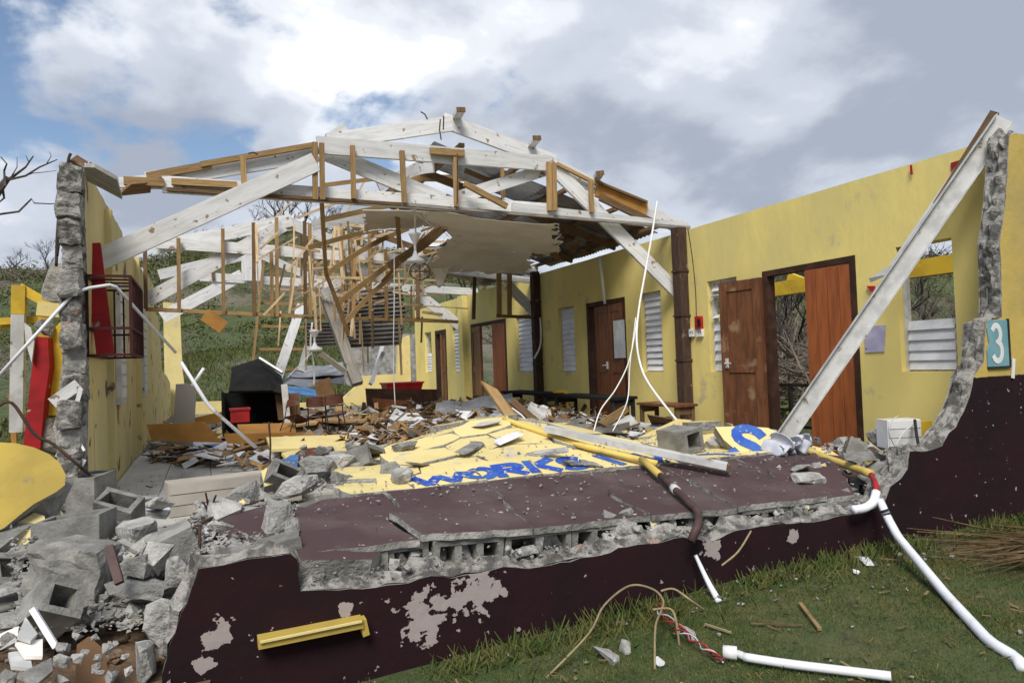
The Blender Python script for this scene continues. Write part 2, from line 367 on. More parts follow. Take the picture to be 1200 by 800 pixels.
def ground_mat():
    m = bpy.data.materials.new('grassy_ground'); m.use_nodes = True; t = m.node_tree; n = t.nodes; l = t.links
    bs = n['Principled BSDF']; bs.inputs['Roughness'].default_value = .95
    ge = n.new('ShaderNodeNewGeometry')
    def nz(s, d=8):
        x = n.new('ShaderNodeTexNoise'); x.inputs['Scale'].default_value = s; x.inputs['Detail'].default_value = d; x.inputs['Roughness'].default_value = .65
        l.new(ge.outputs['Position'], x.inputs['Vector']); return x.outputs[0]
    def mx(f, a, b, lo, hi):
        r = n.new('ShaderNodeMapRange'); r.inputs[1].default_value = lo; r.inputs[2].default_value = hi; r.interpolation_type = 'SMOOTHSTEP'; l.new(f, r.inputs[0])
        x = n.new('ShaderNodeMix'); x.data_type = 'RGBA'; l.new(r.outputs[0], x.inputs[0])
        for i, s in ((6, a), (7, b)):
            if isinstance(s, tuple): x.inputs[i].default_value = (*s, 1)
            else: l.new(s, x.inputs[i])
        return x.outputs[2]
    c = mx(nz(2.2), (.045, .075, .018), (.085, .092, .032), .4, .65)
    c = mx(nz(.07), c, (.15, .13, .095), .50, .60)
    c = mx(nz(.5), c, (.085, .07, .042), .54, .66)
    c = mx(nz(9), c, (.032, .035, .014), .52, .7)
    l.new(c, bs.inputs['Base Color'])
    b = n.new('ShaderNodeBump'); b.inputs['Strength'].default_value = .8; b.inputs['Distance'].default_value = .06; l.new(nz(11), b.inputs['Height']); l.new(b.outputs[0], bs.inputs['Normal'])
    return m
tag(g.obj('ground', ground_mat(), smooth=True, org=V((0, 0, 0))), kind='structure')

# ---------------------------------------------------------------- floor and tiles
XL, XR, YF, YB = -.88, 5.96, 3.2, 20.6
f = MB(); f.box((2.5, 12.27, -.10), (6.98, 16.6, .15))
floor = tag(f.obj('floor', M['screed'], org=V((0, 0, 0))), kind='structure')
tm = MB(); tm.box((0, 0, -.012), (.438, .438, .024)); tmesh = tm.mesh('tile', M['tile'], V((0, 0, 0)))
for i in range(5):
    for j in range(17):
        x = XL+.24+i*.445; y = 3.42+j*.445
        if (y < 6.2 and x > .15) or y < 4.05: continue
        o = bpy.data.objects.new('tile', tmesh); COL.objects.link(o); o.parent = floor
        o.location = (x, y, RND.uniform(-.002, .003)); o.rotation_euler = (RND.gauss(0, .004), RND.gauss(0, .004), RND.gauss(0, .004))

# ---------------------------------------------------------------- walls
def wall_openings(mb, mp, s0, s1, z0, z1, ops, thk, step=.5, jag=.012, ms=0):
    S = sorted(set([s0, s1] + [a for o in ops for a in o[:2]])); 
    S2 = []
    for a, b in zip(S, S[1:]):
        k = max(1, int(round((b-a)/step))); S2 += [a + (b-a)*i/k for i in range(k)]
    S2.append(S[-1]); Z = sorted(set([z0, z1] + [a for o in ops for a in o[2:4]]))
    idx = {}
    def P(i, j, d):
        k = (i, j, d)
        if k not in idx:
            z = Z[j]
            if j == len(Z)-1: z += mnoise.noise((S2[i]*2.1, 3.3, 0))*jag
            idx[k] = mb.add([mp(S2[i], z, d*thk)])
        return idx[k]
    hole = lambda i, j: any(o[0] <= (S2[i]+S2[i+1])/2 <= o[1] and o[2] <= (Z[j]+Z[j+1])/2 <= o[3] for o in ops)
    ni, nj = len(S2)-1, len(Z)-1
    for i in range(ni):
        for j in range(nj):
            if hole(i, j): continue
            mb.face((P(i, j, 0), P(i, j+1, 0), P(i+1, j+1, 0), P(i+1, j, 0)))
            mb.face((P(i, j, 1), P(i+1, j, 1), P(i+1, j+1, 1), P(i, j+1, 1)))
            for (a, b, c, d) in ((i-1, j, (i, j), (i, j+1)), (i+1, j, (i+1, j+1), (i+1, j)), (i, j-1, (i+1, j), (i, j)), (i, j+1, (i, j+1), (i+1, j+1))):
                if not (0 <= a < ni and 0 <= b < nj) or hole(a, b):
                    mb.face((P(*d, 0), P(*c, 0), P(*c, 1), P(*d, 1)), ms if (b >= nj or a < 0 or a >= ni) else 0)

SILL, HEAD, TOP = .89, 2.06, 2.80
yy = lambda u, v=400: at(u, v, x=XR).y
# (near y, far y, bottom, top) of each opening in the right-hand wall, from the photo
O_win = (3.83, 4.36, SILL, HEAD)
O_door1 = (4.80, 6.05, 0.0, HEAD)
O_lv1 = (6.48, 7.02, SILL, HEAD)
O_lv2 = (8.02, 8.52, SILL, HEAD)
O_door2 = (8.93, 10.12, 0.0, HEAD)
O_lv3 = (10.55, 11.15, SILL, HEAD)
O_lv4 = (12.15, 13.05, SILL, HEAD)
O_door3 = (13.55, 15.7, 0.0, HEAD)
O_lv5 = (16.35, 17.1, SILL, HEAD)
O_door4 = (17.6, 18.6, 0.0, HEAD)
O_lv6 = (18.95, 19.6, SILL, HEAD)
rw = thing('classroom_wall', 'long yellow plastered wall with brown doors and white louvre windows', 'wall', (XR, 12, 0))
wb = MB(); wall_openings(wb, lambda s, z, d: V((XR+d, s, z)), 3.42, 20.6, -.35, TOP, [O_win, O_door1, O_lv1, O_lv2, O_door2, O_lv3, O_lv4, O_door3, O_lv5, O_door4, O_lv6], .17)
wb.obj('plaster', M['yellow'], rw)
def louvres(par, o, n, x, label=None, tilt=.35, zt=None, miss=(), frame=True, mt='louvre', twist={}):
    y0, y1, z0, z1 = o; zt = zt or z1
    if frame:
        fb = MB()
        for yb in (y0+.022, y1-.022): fb.box((x+.02, yb, (z0+z1)/2), (.05, .04, z1-z0-.004))
        for zb in (z0+.018, z1-.018): fb.box((x+.02, (y0+y1)/2, zb), (.05, y1-y0-.085, .032))
        wf = fb.obj('window', M['greymetal'], par)
    else:
        fb = MB(); fb.box((x+.02, y1-.022, (z0+z1)/2), (.05, .04, z1-z0-.004)); wf = fb.obj('window', M['greymetal'], par)
    if label: wf['label'] = label
    st = (zt-z0-.04)/n; hh = st*1.12
    for i in range(n):
        if i in miss: continue
        zc = z0+.02+st*(i+.5); tl = tilt + RND.gauss(0, .03) + twist.get(i, 0)
        b = MB(); dx = sin(tl)*hh/2; dz = cos(tl)*hh/2; dr = RND.gauss(0, .004) + (twist.get(i, 0)*.05)
        b.bar((x-.005-dx, (y0+y1)/2, zc-dz+dr), (x-.005+dx, (y0+y1)/2, zc+dz-dr), y1-y0-.09, .008, (cos(tl), 0, -sin(tl)))
        b.obj('slat', M[mt], wf)
louvres(rw, O_lv1, 9, XR+.07, 'broken white louvre window with twisted upper slats', miss=(6,), twist={7: .9, 5: .5, 8: .2})
louvres(rw, O_lv2, 12, XR+.07)
louvres(rw, O_lv3, 12, XR+.07)
louvres(rw, O_lv4, 12, XR+.07)
louvres(rw, O_lv5, 12, XR+.07)
louvres(rw, O_lv6, 7, XR+.07, 'far louvre window missing its upper slats', zt=1.45)
louvres(rw, O_win, 5, XR+.07, 'open window with only its lowest five louvre slats left', zt=1.38, frame=False, tilt=.28)

def leaf(par, name, p, q, z0, z1, mt, panel=None, planks=0, label=None, thk=.04, handle=None):
    """a door leaf hung between floor points p and q"""
    p = V((*p, 0)); q = V((*q, 0)); d = (q-p).normalized(); n = V((-d.y, d.x, 0)); W = (q-p).length
    if n.dot(V((0, 0, 0))-p) < 0: n = -n
    pt = lambda s, z, k: p + d*s + n*k + V((0, 0, z))
    b = MB()
    b.hexa([pt(0, z0, -thk/2), pt(W, z0, -thk/2), pt(W, z0, thk/2), pt(0, z0, thk/2), pt(0, z1, -thk/2), pt(W, z1, -thk/2), pt(W, z1, thk/2), pt(0, z1, thk/2)])
    o = b.obj(name, M[mt], par)
    if label: o['label'] = label
    k = thk/2+.006
    if planks:
        for i in range(planks):
            a = W*i/planks+.002+RND.uniform(0, .002); c = W*(i+1)/planks-.003; kk = k+RND.uniform(.0, .005)
            bb = MB(); bb.hexa([pt(a, z0+.01, thk/2), pt(c, z0+.01, thk/2), pt(c, z0+.01, kk), pt(a, z0+.01, kk), pt(a, z1-.01, thk/2), pt(c, z1-.01, thk/2), pt(c, z1-.01, kk), pt(a, z1-.01, kk)])
            bb.obj('plank', M[mt], o)
    else:
        bb = MB()
        def rail(a, c, e, h_):
            bb.hexa([pt(a, e, thk/2), pt(c, e, thk/2), pt(c, e, k+.008), pt(a, e, k+.008), pt(a, h_, thk/2), pt(c, h_, thk/2), pt(c, h_, k+.008), pt(a, h_, k+.008)])
        s_ = min(.11, W*.22)
        rail(.003, s_, z0, z1); rail(W-s_, W-.003, z0, z1)
        for (e, h_) in ((z0+.002, z0+.16), (z0+(z1-z0)*.44, z0+(z1-z0)*.52), (z1-.12, z1-.002)): rail(s_+.002, W-s_-.002, e, h_)
        bb.obj('door_rail', M[mt], o)
    if handle is not None:
        hb = MB(); c0 = pt(W*handle, 1.0, k+.012); hb.box(c0, (.03, .035, .12)); hb.tube([c0+n*.02, c0+n*.05, c0+n*.05+d*(.09 if handle < .5 else -.09)], .009, 6)
        hb.obj('handle', M['greymetal'], o)
    return o
def dframe(par, o, x, w=.07, dep=.12):
    y0, y1, z0, z1 = o; b = MB()
    for yb in (y0+w/2, y1-w/2): b.box((x, yb, (z0+z1)/2), (dep, w-.002, z1-z0-.004))
    b.box((x, (y0+y1)/2, z1-w/2), (dep-.004, y1-y0-2*w, w-.006))
    return b.obj('door_frame', M['darkframe'], par)
dframe(rw, O_door1, XR+.05, .07)
leaf(rw, 'door', (XR-.03, 6.04), (XR-.13, 6.63), 0.02, 1.99, 'doorold', label='scuffed brown panelled door leaf folded back against the wall', handle=.85)
leaf(rw, 'door', (XR+.02, 4.86), (XR+.0, 5.42), 0.02, 1.985, 'doororange', planks=4, label='orange varnished plank door leaf still shut')
dframe(rw, O_door2, XR+.06, .08)
leaf(rw, 'door', (XR+.03, 9.02), (XR+.05, 9.46), 0.02, 1.98, 'doorwood', label='brown door leaf with a white poster taped to it')
leaf(rw, 'door', (XR+.05, 9.47), (XR+.09, 9.95), 0.02, 1.98, 'doorwood', handle=.12)
pb = MB(); c = at(727, 397, x=XR-.02); a_, b_ = at(718, 376, x=XR-.022), at(733, 419, x=XR-.018)
pb.bar((XR-.015, (a_.y+b_.y)/2, a_.z), (XR-.012, (a_.y+b_.y)/2, b_.z), abs(a_.y-b_.y), .004, (1, 0, 0))
tag(pb.obj('poster', M['poster']), 'white paper poster taped on the brown double door', 'poster')
dframe(rw, O_door3, XR+.05, .08)
leaf(rw, 'door', (XR+.02, 15.62), (XR-.12, 14.72), 0.02, 1.97, 'doorwood', label='dark brown panelled door leaf half open at the far doorway')
leaf(rw, 'door', (XR+.05, 13.65), (XR-.02, 14.25), 0.02, 1.98, 'doororange', planks=4, label='orange brown plank door leaf of the far doorway')
dframe(rw, O_door4, XR+.06, .1)
leaf(rw, 'door', (XR+.1, 17.72), (XR+.08, 18.2), 0.02, 1.98, 'doorwood', label='narrow brown door leaf of the farthest doorway')

# timber posts against the wall, and the pilaster
for (u, lab) in ((800, 'dark weathered timber post against yellow wall beside the red switch box'), (629, 'dark brown timber post against the yellow wall further back')):
    p = at(u, 400, x=XR-.09); b = MB()
    b.bar((XR-.085, p.y, 0), (XR-.085, p.y, 2.84), .15, .14, (1, 0, 0)); o = thing('timber_post', lab, 'post', (XR-.085, p.y, 0)); b.obj('shaft', M['post'], o)
    for k in range(4):
        zz_ = .45+k*.6; c = MB(); c.box((XR-.085, p.y, zz_), (.165, .17, .025)); c.obj('strap', M['steel'], o)
b = MB(); b.box((XR-.06, 16.1, 1.2), (.14, .32, 3.2)); b.obj('pilaster', M['yellow'], rw)

# front wall: a low broken stub that climbs to full height at the right corner
prof = [(1190, 156), (1183, 158), (1181, 200), (1178, 240), (1172, 282), (1174, 330), (1174, 372), (1155, 378), (1153, 425), (1141, 441), (1137, 462), (1130, 482), (1120, 500), (1112, 507),
        (1104, 522), (1085, 529), (1066, 529), (1064, 548), (1056, 560), (1043, 570), (1036, 590), (1010, 601), (985, 604), (952, 612), (915, 613), (860, 622), (835, 634), (800, 629), (770, 636), (735, 640), (705, 650), (668, 658), (620, 666),
        (590, 664), (560, 672), (530, 677), (505, 674), (478, 683), (440, 688), (410, 690), (352, 692), (348, 655), (340, 648), (318, 652), (290, 655), (262, 662), (233, 666), (224, 690), (212, 718), (205, 740), (190, 790)]
poly = [at(u, v, y=YF) for u, v in prof]
dense = []
for a, c in zip(poly, poly[1:]):
    k = max(1, int((c-a).length/.05))
    for i in range(k):
        p = a.lerp(c, i/k); j = .010 if i else .004
        dense.append(V((p.x+mnoise.noise((p.x*14, p.z*14, 1))*j, YF, p.z+mnoise.noise((p.x*16, p.z*16, 5))*j*1.3)))
dense += [poly[-1], V((poly[-1].x-.03, YF, -.9)), V((9.0, YF, -.9)), V((9.0, YF, poly[0].z+.02))]
M['front'] = None
pat = [(at(500, 722, y=YF), .22), (at(562, 690, y=YF), .20), (at(258, 742, y=YF), .105), (at(240, 778, y=YF), .075), (at(835, 640, y=YF), .12), (at(405, 715, y=YF), .06), (at(930, 628, y=YF), .08)]
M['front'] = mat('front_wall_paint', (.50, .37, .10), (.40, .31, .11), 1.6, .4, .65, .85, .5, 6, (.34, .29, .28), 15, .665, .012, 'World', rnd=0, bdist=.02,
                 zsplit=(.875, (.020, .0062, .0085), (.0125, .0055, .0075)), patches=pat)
fw = thing('front_wall', 'maroon front wall broken down to a jagged stub, full height at the right corner', 'wall', (2.5, YF, -.3))
b = MB(); n_ = len(dense); A0 = b.add(dense); A1 = b.add([p+V((0, .17, 0)) for p in dense])
b.face(range(A0, A0+n_), 0); b.face(list(range(A1, A1+n_))[::-1], 0)
for i in range(n_):
    j = (i+1) % n_; b.face((A0+j, A0+i, A1+i, A1+j), 1)
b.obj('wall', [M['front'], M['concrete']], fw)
# crumbling masonry along the broken edge, in lengths of about a course
run = [p for p in dense[:-4]]; i = 0; piece_no = 0
while i < len(run)-2:
    j = min(len(run)-1, i+9); c = MB(); rows = []
    for k in range(i, j+1):
        p = run[k]; t = (run[min(k+1, len(run)-1)]-run[max(k-1, 0)]).normalized(); nv = V((t.z, 0, -t.x))
        if nv.z < 0 and abs(nv.z) > abs(nv.x): nv = -nv
        if nv.x > 0 and abs(nv.x) >= abs(nv.z): nv = -nv
        row = []
        for m_ in range(9):
            w_ = m_/8; y = YF+.006+.160*w_; e = min(1, 4*min(w_+.05, 1-w_))
            row.append(p + V((0, y-YF, 0)) + nv*(e*(.026+.060*mnoise.noise((p.x*11, y*11, p.z*11))+.050*mnoise.noise((p.x*37, y*37, p.z*37+4))+(.022*mnoise.noise((int(p.z/.2)*7.3, 2.2, int(y*14)*3.7)) if p.z > .4 else 0)) - .004))
        rows.append(c.add(row))
    for a_, b_ in zip(rows, rows[1:]):
        for m_ in range(8): c.face((a_+m_, a_+m_+1, b_+m_+1, b_+m_))
    c.obj('broken_edge', M['rawedge'], fw); i = j

def hull(mb, c, sz, n=14, rz=None, rnd=RND, m=0, tilt=.4):
    """an angular broken lump: the hull of random points in a box"""
    R = Matrix.Rotation(rnd.uniform(0, 6.28) if rz is None else rz, 3, 'Z') @ Matrix.Rotation(rnd.uniform(-tilt, tilt), 3, 'X') @ Matrix.Rotation(rnd.uniform(-tilt, tilt), 3, 'Y')
    bm = bmesh.new()
    for _ in range(n):
        p = V([rnd.uniform(-1, 1) for _ in range(3)]); k = max(abs(a) for a in p); p = p/k*rnd.uniform(.72, 1)
        p = V((p.x*sz[0]/2, p.y*sz[1]/2, p.z*sz[2]/2)); bm.verts.new(V(c) + R @ p)
    bmesh.ops.convex_hull(bm, input=bm.verts)
    if max(sz) > .105 and n >= 16:      # larger lumps get a broken, pitted surface
        bmesh.ops.delete(bm, geom=[q for q in bm.verts if not q.link_faces], context='VERTS')
        bmesh.ops.triangulate(bm, faces=bm.faces[:]); s_ = max(sz)
        for it in range(2): bmesh.ops.subdivide_edges(bm, edges=[e for e in bm.edges if e.calc_length() > s_*.12], cuts=1, use_grid_fill=True)
        bmesh.ops.triangulate(bm, faces=bm.faces[:]); bm.normal_update(); o_ = rnd.uniform(0, 50); k_ = 2.2/s_
        mv = [(q, q.normal*(s_*.014*mnoise.noise((q.co.x*k_*2+o_, q.co.y*k_*2, q.co.z*k_*2)) + s_*.016*mnoise.noise((q.co.x*k_*6, q.co.y*k_*6+o_, q.co.z*k_*6)))) for q in bm.verts]
        for q, d_ in mv: q.co += d_
    lv = [q for q in bm.verts if q.link_faces]; ix = {q: k for k, q in enumerate(lv)}
    base = mb.add([q.co.copy() for q in lv])
    for fc in bm.faces: mb.face([base+ix[q] for q in fc.verts], m)
    bm.free()

def block_mesh(mb, c, ax, ay, az, L_=.40, H_=.20, T_=.15, m=0, cores=2):
    """hollow concrete block: length along ax, thickness along ay, cores run along az"""
    c = V(c); sh = .03; wb_ = .035
    def bx(x0, x1, y0, y1):
        z = H_/2
        mb.hexa([c+ax*x+ay*y+az*q for q in (-z, z) for x, y in ((x0, y0), (x1, y0), (x1, y1), (x0, y1))], m)
    bx(-L_/2, L_/2, -T_/2, -T_/2+sh); bx(-L_/2, L_/2, T_/2-sh, T_/2)
    for k in range(cores+1):
        x = -L_/2 + (L_-wb_)*k/cores; bx(x, x+wb_, -T_/2+sh+.0005, T_/2-sh-.0005)

def roughbox(mb, c, sz, rz=0, amp=.02, n=(6, 5, 6), sd=0, m=0, R=None):
    """a block with its faces broken up: a gridded box pushed about by noise"""
    c = V(c); R = Matrix.Rotation(rz, 3, 'Z') if R is None else R; ix = {}
    def P(i, j, k):
        if (i, j, k) not in ix:
            p = V(((i/n[0]-.5)*sz[0], (j/n[1]-.5)*sz[1], (k/n[2]-.5)*sz[2])); q = p*1.0
            ed = sum(1 for a, b in ((i, n[0]), (j, n[1]), (k, n[2])) if a in (0, b))
            w_ = V([mnoise.noise((q.x*f_+sd*3.1+o, q.y*f_+sd, q.z*f_-o)) for o, f_ in ((0, 9), (7, 9), (13, 9))])*amp + V([mnoise.noise((q.x*26+sd*3.1+o, q.y*26+sd, q.z*26-o)) for o in (1, 8, 15)])*amp*.6
            q = q + w_ - p*(.05*(ed-1)*amp*30)
            ix[i, j, k] = mb.add([c + R @ q])
        return ix[i, j, k]
    for a in range(3):
        u, w_ = (a+1) % 3, (a+2) % 3
        for e in (0, n[a]):
            for i in range(n[u]):
                for j in range(n[w_]):
                    def K(x, y): t = [0, 0, 0]; t[a] = e; t[u] = x; t[w_] = y; return P(*t)
                    f_ = (K(i, j), K(i+1, j), K(i+1, j+1), K(i, j+1)); mb.face(f_ if e else f_[::-1], m)

# left-hand wall: what still stands of it, seen end on
lw = thing('side_wall', 'leaning yellow side wall with a broken grey concrete end', 'wall', (XL, 10, 0))
# outline in (y, z); openings for two windows
lp = [(6.5, -.3), (6.5, .2), (6.42, .5), (6.55, .95), (6.48, 1.4), (6.56, 1.9), (6.5, 2.3), (6.5, 2.86), (7.2, 2.84), (9.3, 2.82), (9.4, 2.72), (12.4, 2.74), (12.45, 2.84), (14.6, 2.80), (14.7, 2.35), (16.4, 2.2), (16.8, 1.2), (19.3, 1.0), (20.5, .85), (20.5, -.3)]
def wall_poly(mb, pts, x0, x1, m=0, ms=1):
    d = []
    for a, c in zip(pts, pts[1:]+pts[:1]):
        L_ = hypot(a[0]-c[0], a[1]-c[1]); k = max(1, int(L_/.12))
        for i in range(k):
            s = i/k; y, z = a[0]+(c[0]-a[0])*s, a[1]+(c[1]-a[1])*s
            d.append((y+mnoise.noise((y*7, z*7, 3))*.03, z+mnoise.noise((y*6, z*8, 8))*.02))
    n = len(d); a = mb.add([(x1, y, z) for y, z in d]); b_ = mb.add([(x0, y, z) for y, z in d])
    mb.face(range(a, a+n), m); mb.face(list(range(b_, b_+n))[::-1], m)
    for i in range(n): j = (i+1) % n; mb.face((a+j, a+i, b_+i, b_+j), ms)
b = MB(); wall_poly(b, lp, XL-.15, XL); b.obj('plaster', [M['yellow_old'], M['concrete']], lw)
z = -.1
for k in range(14):   # the courses of blocks laid bare at its end
    h = .205; y = 6.40 + RND.uniform(-.05, .05) - (.10 if k < 5 else 0); dp = .22 if k > 5 else .32
    c = MB(); roughbox(c, (XL-.078+RND.uniform(-.008, .008), y+(dp-.22)*-.3, z+h/2), (.145+RND.uniform(0, .015), dp, h*1.03), RND.uniform(-.04, .04), .024, (7, 6, 8), k*1.7)
    c.obj('block', M['rawedge'] if k % 3 else M['concrete'], lw); z += h
for (y0, y1) in ((8.35, 8.8), (11.3, 11.8)):
    b = MB(); b.box((XL+.03, (y0+y1)/2, 1.45), (.05, y1-y0, 1.3)); wf = b.obj('window', M['greymetal'], lw)
    for k in range(9):
        s = MB(); s.box((XL+.06, (y0+y1)/2, .92+k*.13), (.012, y1-y0-.06, .10)); s.obj('slat', M['louvre'], wf)
for y0 in (7.75, 10.8):
    b = MB(); b.box((XL+.03, y0, 1.40), (.06, .09, 2.7)); b.obj('pilaster', M['yellow_old'], lw)
b = MB(); b.bar(at(108, 286, y=6.9), at(124, 417, y=6.72), .13, .05, (0, 1, 0)); tag(b.obj('red_board', M['red']), 'red painted board upright behind the rusty window grille', 'board')
bk = MB(); block_mesh(bk, at(108, 578, y=6.25), V((.25, .97, 0)), V((.97, -.25, 0)), V((0, 0, 1)), .42, .3, .2); tag(bk.obj('concrete_block', M['block']), 'hollow concrete block standing at the foot of the broken side wall', 'block')

# ---------------------------------------------------------------- the fallen front wall
def slab_z(x, y):
    a = .235 - .045*max(0, x-1.2) if x > 1.2 else .245          # near edge
    a = max(.10, a)
    bq = .335 - .012*(x-1)
    c = .38 + .24*math.exp(-((x-2.35)/.85)**2) + .06*smooth(3.9, 4.6, x) - .10*smooth(2.9, 3.8, x)*(1-smooth(3.9, 4.6, x))
    if y < 4.25: return a + (bq-a)*(y-3.35)/.9
    if y < 5.5: return bq + (c-bq)*(y-4.25)/1.25
    return c - .10*(y-5.5)
def clip(poly, nx_, ny_, d):
    out = []
    for a, c in zip(poly, poly[1:]+poly[:1]):
        da = a[0]*nx_+a[1]*ny_-d; dc = c[0]*nx_+c[1]*ny_-d
        if da <= 0: out.append(a)
        if da*dc < 0: s = da/(da-dc); out.append((a[0]+(c[0]-a[0])*s, a[1]+(c[1]-a[1])*s))
    return out
def voronoi(rect, seeds, wy=1.0, gap=.006):
    res = []
    for i, s in enumerate(seeds):
        p = list(rect)
        for k, q in enumerate(seeds):
            if k == i: continue
            dx, dy = q[0]-s[0], (q[1]-s[1])*wy*wy; mx_, my_ = (q[0]+s[0])/2, (q[1]+s[1])/2
            ln = hypot(dx, dy); p = clip(p, dx/ln, dy/ln, (mx_*dx+my_*dy)/ln-gap)
            if len(p) < 3: break
        if len(p) >= 3: res.append((s, p))
    return res
def rag(p, j, rnd, step=.07):
    o = []
    for a, c in zip(p, p[1:]+p[:1]):
        L_ = hypot(a[0]-c[0], a[1]-c[1]); k = max(1, int(L_/step))
        for i in range(k):
            s = i/k; q = 0 if i == 0 else j
            o.append((a[0]+(c[0]-a[0])*s+rnd.uniform(-q, q), a[1]+(c[1]-a[1])*s+rnd.uniform(-q, q)))
    return o
fs = thing('fallen_wall', 'toppled slab of the front wall, maroon below and yellow above with blue WORKS lettering', 'fallen wall', (2.5, 4.6, .2))
pieces = []
def piece(s, p, mname, thk, lift=0, tl=.0, jit=.006, rnd=RND, label=None):
    zc = slab_z(*s); e = .12
    gx_ = (slab_z(s[0]+e, s[1])-slab_z(s[0]-e, s[1]))/(2*e)+rnd.gauss(0, tl); gy_ = (slab_z(s[0], s[1]+e)-slab_z(s[0], s[1]-e))/(2*e)+rnd.gauss(0, tl)
    H = lambda x, y: zc + lift + gx_*(x-s[0]) + gy_*(y-s[1])
    q = rag(p, jit, rnd); mb = MB(); mb.plate([V((x, y, H(x, y))) for x, y in q], V((0, 0, -thk)), 0, 1)
    o = mb.obj('wall_fragment', [M[mname], M['concrete']], fs)
    if label: o['label'] = label
    pieces.append((o, p, H)); return o
r1 = random.Random(11)
mar = [(.40, 3.36), (1.5, 3.33), (2.1, 3.35), (2.9, 3.34), (4.05, 3.36), (4.62, 4.0), (4.45, 4.25), (.62, 4.25), (.45, 4.1)]
ms_ = [(.60, 3.50), (.72, 4.05), (1.25, 3.62), (1.30, 4.08), (1.95, 3.58), (2.05, 4.02), (2.70, 3.66), (2.72, 4.10), (3.35, 3.60), (3.45, 4.05), (4.15, 3.70), (4.2, 4.1)]
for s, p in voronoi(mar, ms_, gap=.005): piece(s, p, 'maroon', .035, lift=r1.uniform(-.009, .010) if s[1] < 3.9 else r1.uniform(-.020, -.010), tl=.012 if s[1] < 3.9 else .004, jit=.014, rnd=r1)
yel = [(.74, 4.55), (.80, 4.262), (4.45, 4.262), (4.62, 4.7), (4.7, 6.1), (1.2, 6.1), (.75, 5.4), (.9, 4.7)]
ys = []
for j_ in range(6):                # it broke along the block courses
    for i_ in range(9):
        if r1.random() < .16: continue
        ys.append((.95+i_*.46+(.23 if j_ % 2 else 0)+r1.uniform(-.07, .07), 4.40+j_*.30+r1.uniform(-.045, .045)))
for i, (s, p) in enumerate(voronoi(yel, ys, 1.35, .0035)):
    if i in (21, 30): continue
    fr_ = smooth(4.5, 5.2, s[1]) + .6*smooth(1.5, 1.0, s[0])
    piece(s, p, 'paleyellow', .09, lift=r1.uniform(-.004, .006)+fr_*r1.uniform(-.015, .02), tl=.004+.026*fr_, jit=.010, rnd=r1)

def on_slab(u, v, lift=0.0):
    z_ = .35
    for k in range(300):          # the first place where the line of sight meets the slab
        p = at(u, v, y=3.36+k*.01)
        if p.z < slab_z(p.x, p.y)+lift: return p
    return p
# blue letters: strokes cut to the fragments they are painted on
def stroke_quads(pts, w_):
    out = []
    for i, (a, c) in enumerate(zip(pts, pts[1:])):
        d = V((c[0]-a[0], c[1]-a[1])); d.normalize(); n = V((-d.y, d.x))*w_/2; e = d*w_*.18
        out.append([(a[0]-e.x-n.x, a[1]-e.y-n.y), (c[0]+e.x-n.x, c[1]+e.y-n.y), (c[0]+e.x+n.x, c[1]+e.y+n.y), (a[0]-e.x+n.x, a[1]-e.y+n.y)])
    return out
def arc(cx_, cy_, rx, ry, a0, a1, n=12): return [(cx_+rx*cos(radians(a0+(a1-a0)*i/n)), cy_+ry*sin(radians(a0+(a1-a0)*i/n))) for i in range(n+1)]
def glyph(ch):
    if ch == 'W': return [[(0, 1), (.24, .06), (.46, .8)], [(.46, .8), (.7, .06), (.92, 1)]]
    if ch == 'O': return [arc(.42, .5, .33, .40, 0, 360, 18)]
    if ch == 'R': return [[(.13, 0), (.13, 1)], [(.13, .92), (.42, .92)] + arc(.42, .70, .22, .22, 90, -90, 8) + [(.13, .48)], [(.34, .46), (.68, .02)]]
    if ch == 'K': return [[(.13, 0), (.13, 1)], [(.72, .98), (.16, .48)], [(.28, .56), (.74, .02)]]
    if ch == 'S': return [arc(.40, .71, .26, .21, 35, 270, 10) + arc(.40, .29, .28, .21, 90, -150, 10)]
    return []
def letter(ch, x, y, sx, sy, wd, z_up=.004, glyphs=None, sk=0.0):
    mb = MB()
    for pl in (glyphs or glyph(ch)):
        for qd in stroke_quads([(x+a*sx+c*sk, y+c*sy) for a, c in pl], wd):
            if sum(qd[i][0]*qd[(i+1) % 4][1]-qd[(i+1) % 4][0]*qd[i][1] for i in range(4)) < 0: qd = qd[::-1]
            for (o, p, H) in pieces:
                pp = p if sum(p[i][0]*p[(i+1) % len(p)][1]-p[(i+1) % len(p)][0]*p[i][1] for i in range(len(p))) > 0 else p[::-1]
                q = qd
                for a, c in zip(pp, pp[1:]+pp[:1]):
                    dx, dy = c[0]-a[0], c[1]-a[1]; ln = hypot(dx, dy)
                    if ln < 1e-6: continue
                    q = clip(q, dy/ln, -dx/ln, (a[0]*dy-a[1]*dx)/ln-.004)
                    if len(q) < 3: break
                if len(q) >= 3:
                    b0 = mb.add([V((u, v_, H(u, v_)+z_up+len(mb.f)*.00004)) for u, v_ in q]); mb.face(range(b0, b0+len(q)))
    if mb.f: return mb.obj('letter', M['blue'], fs)
# measured from the photo: where each letter stands along the painted border
for ch, x, wx, yb in (('W', 1.22, .38, 4.285), ('O', 1.57, .28, 4.29), ('R', 1.79, .32, 4.29), ('K', 2.04, .31, 4.29), ('S', 2.29, .30, 4.285)):
    letter(ch, x, yb, wx, .225, .075, sk=.03)
for gl in ([[(2.70, 4.52), (2.80, 4.30)]], [[(3.02, 4.50), (3.12, 4.30)], [(3.12, 4.30), (3.20, 4.44)]], [[(3.36, 4.30), (3.44, 4.50)]], [[(3.62, 4.46), (3.78, 4.42)], [(3.78, 4.42), (3.84, 4.30)]]):
    letter('', 0, 0, 1, 1, .075, glyphs=gl)
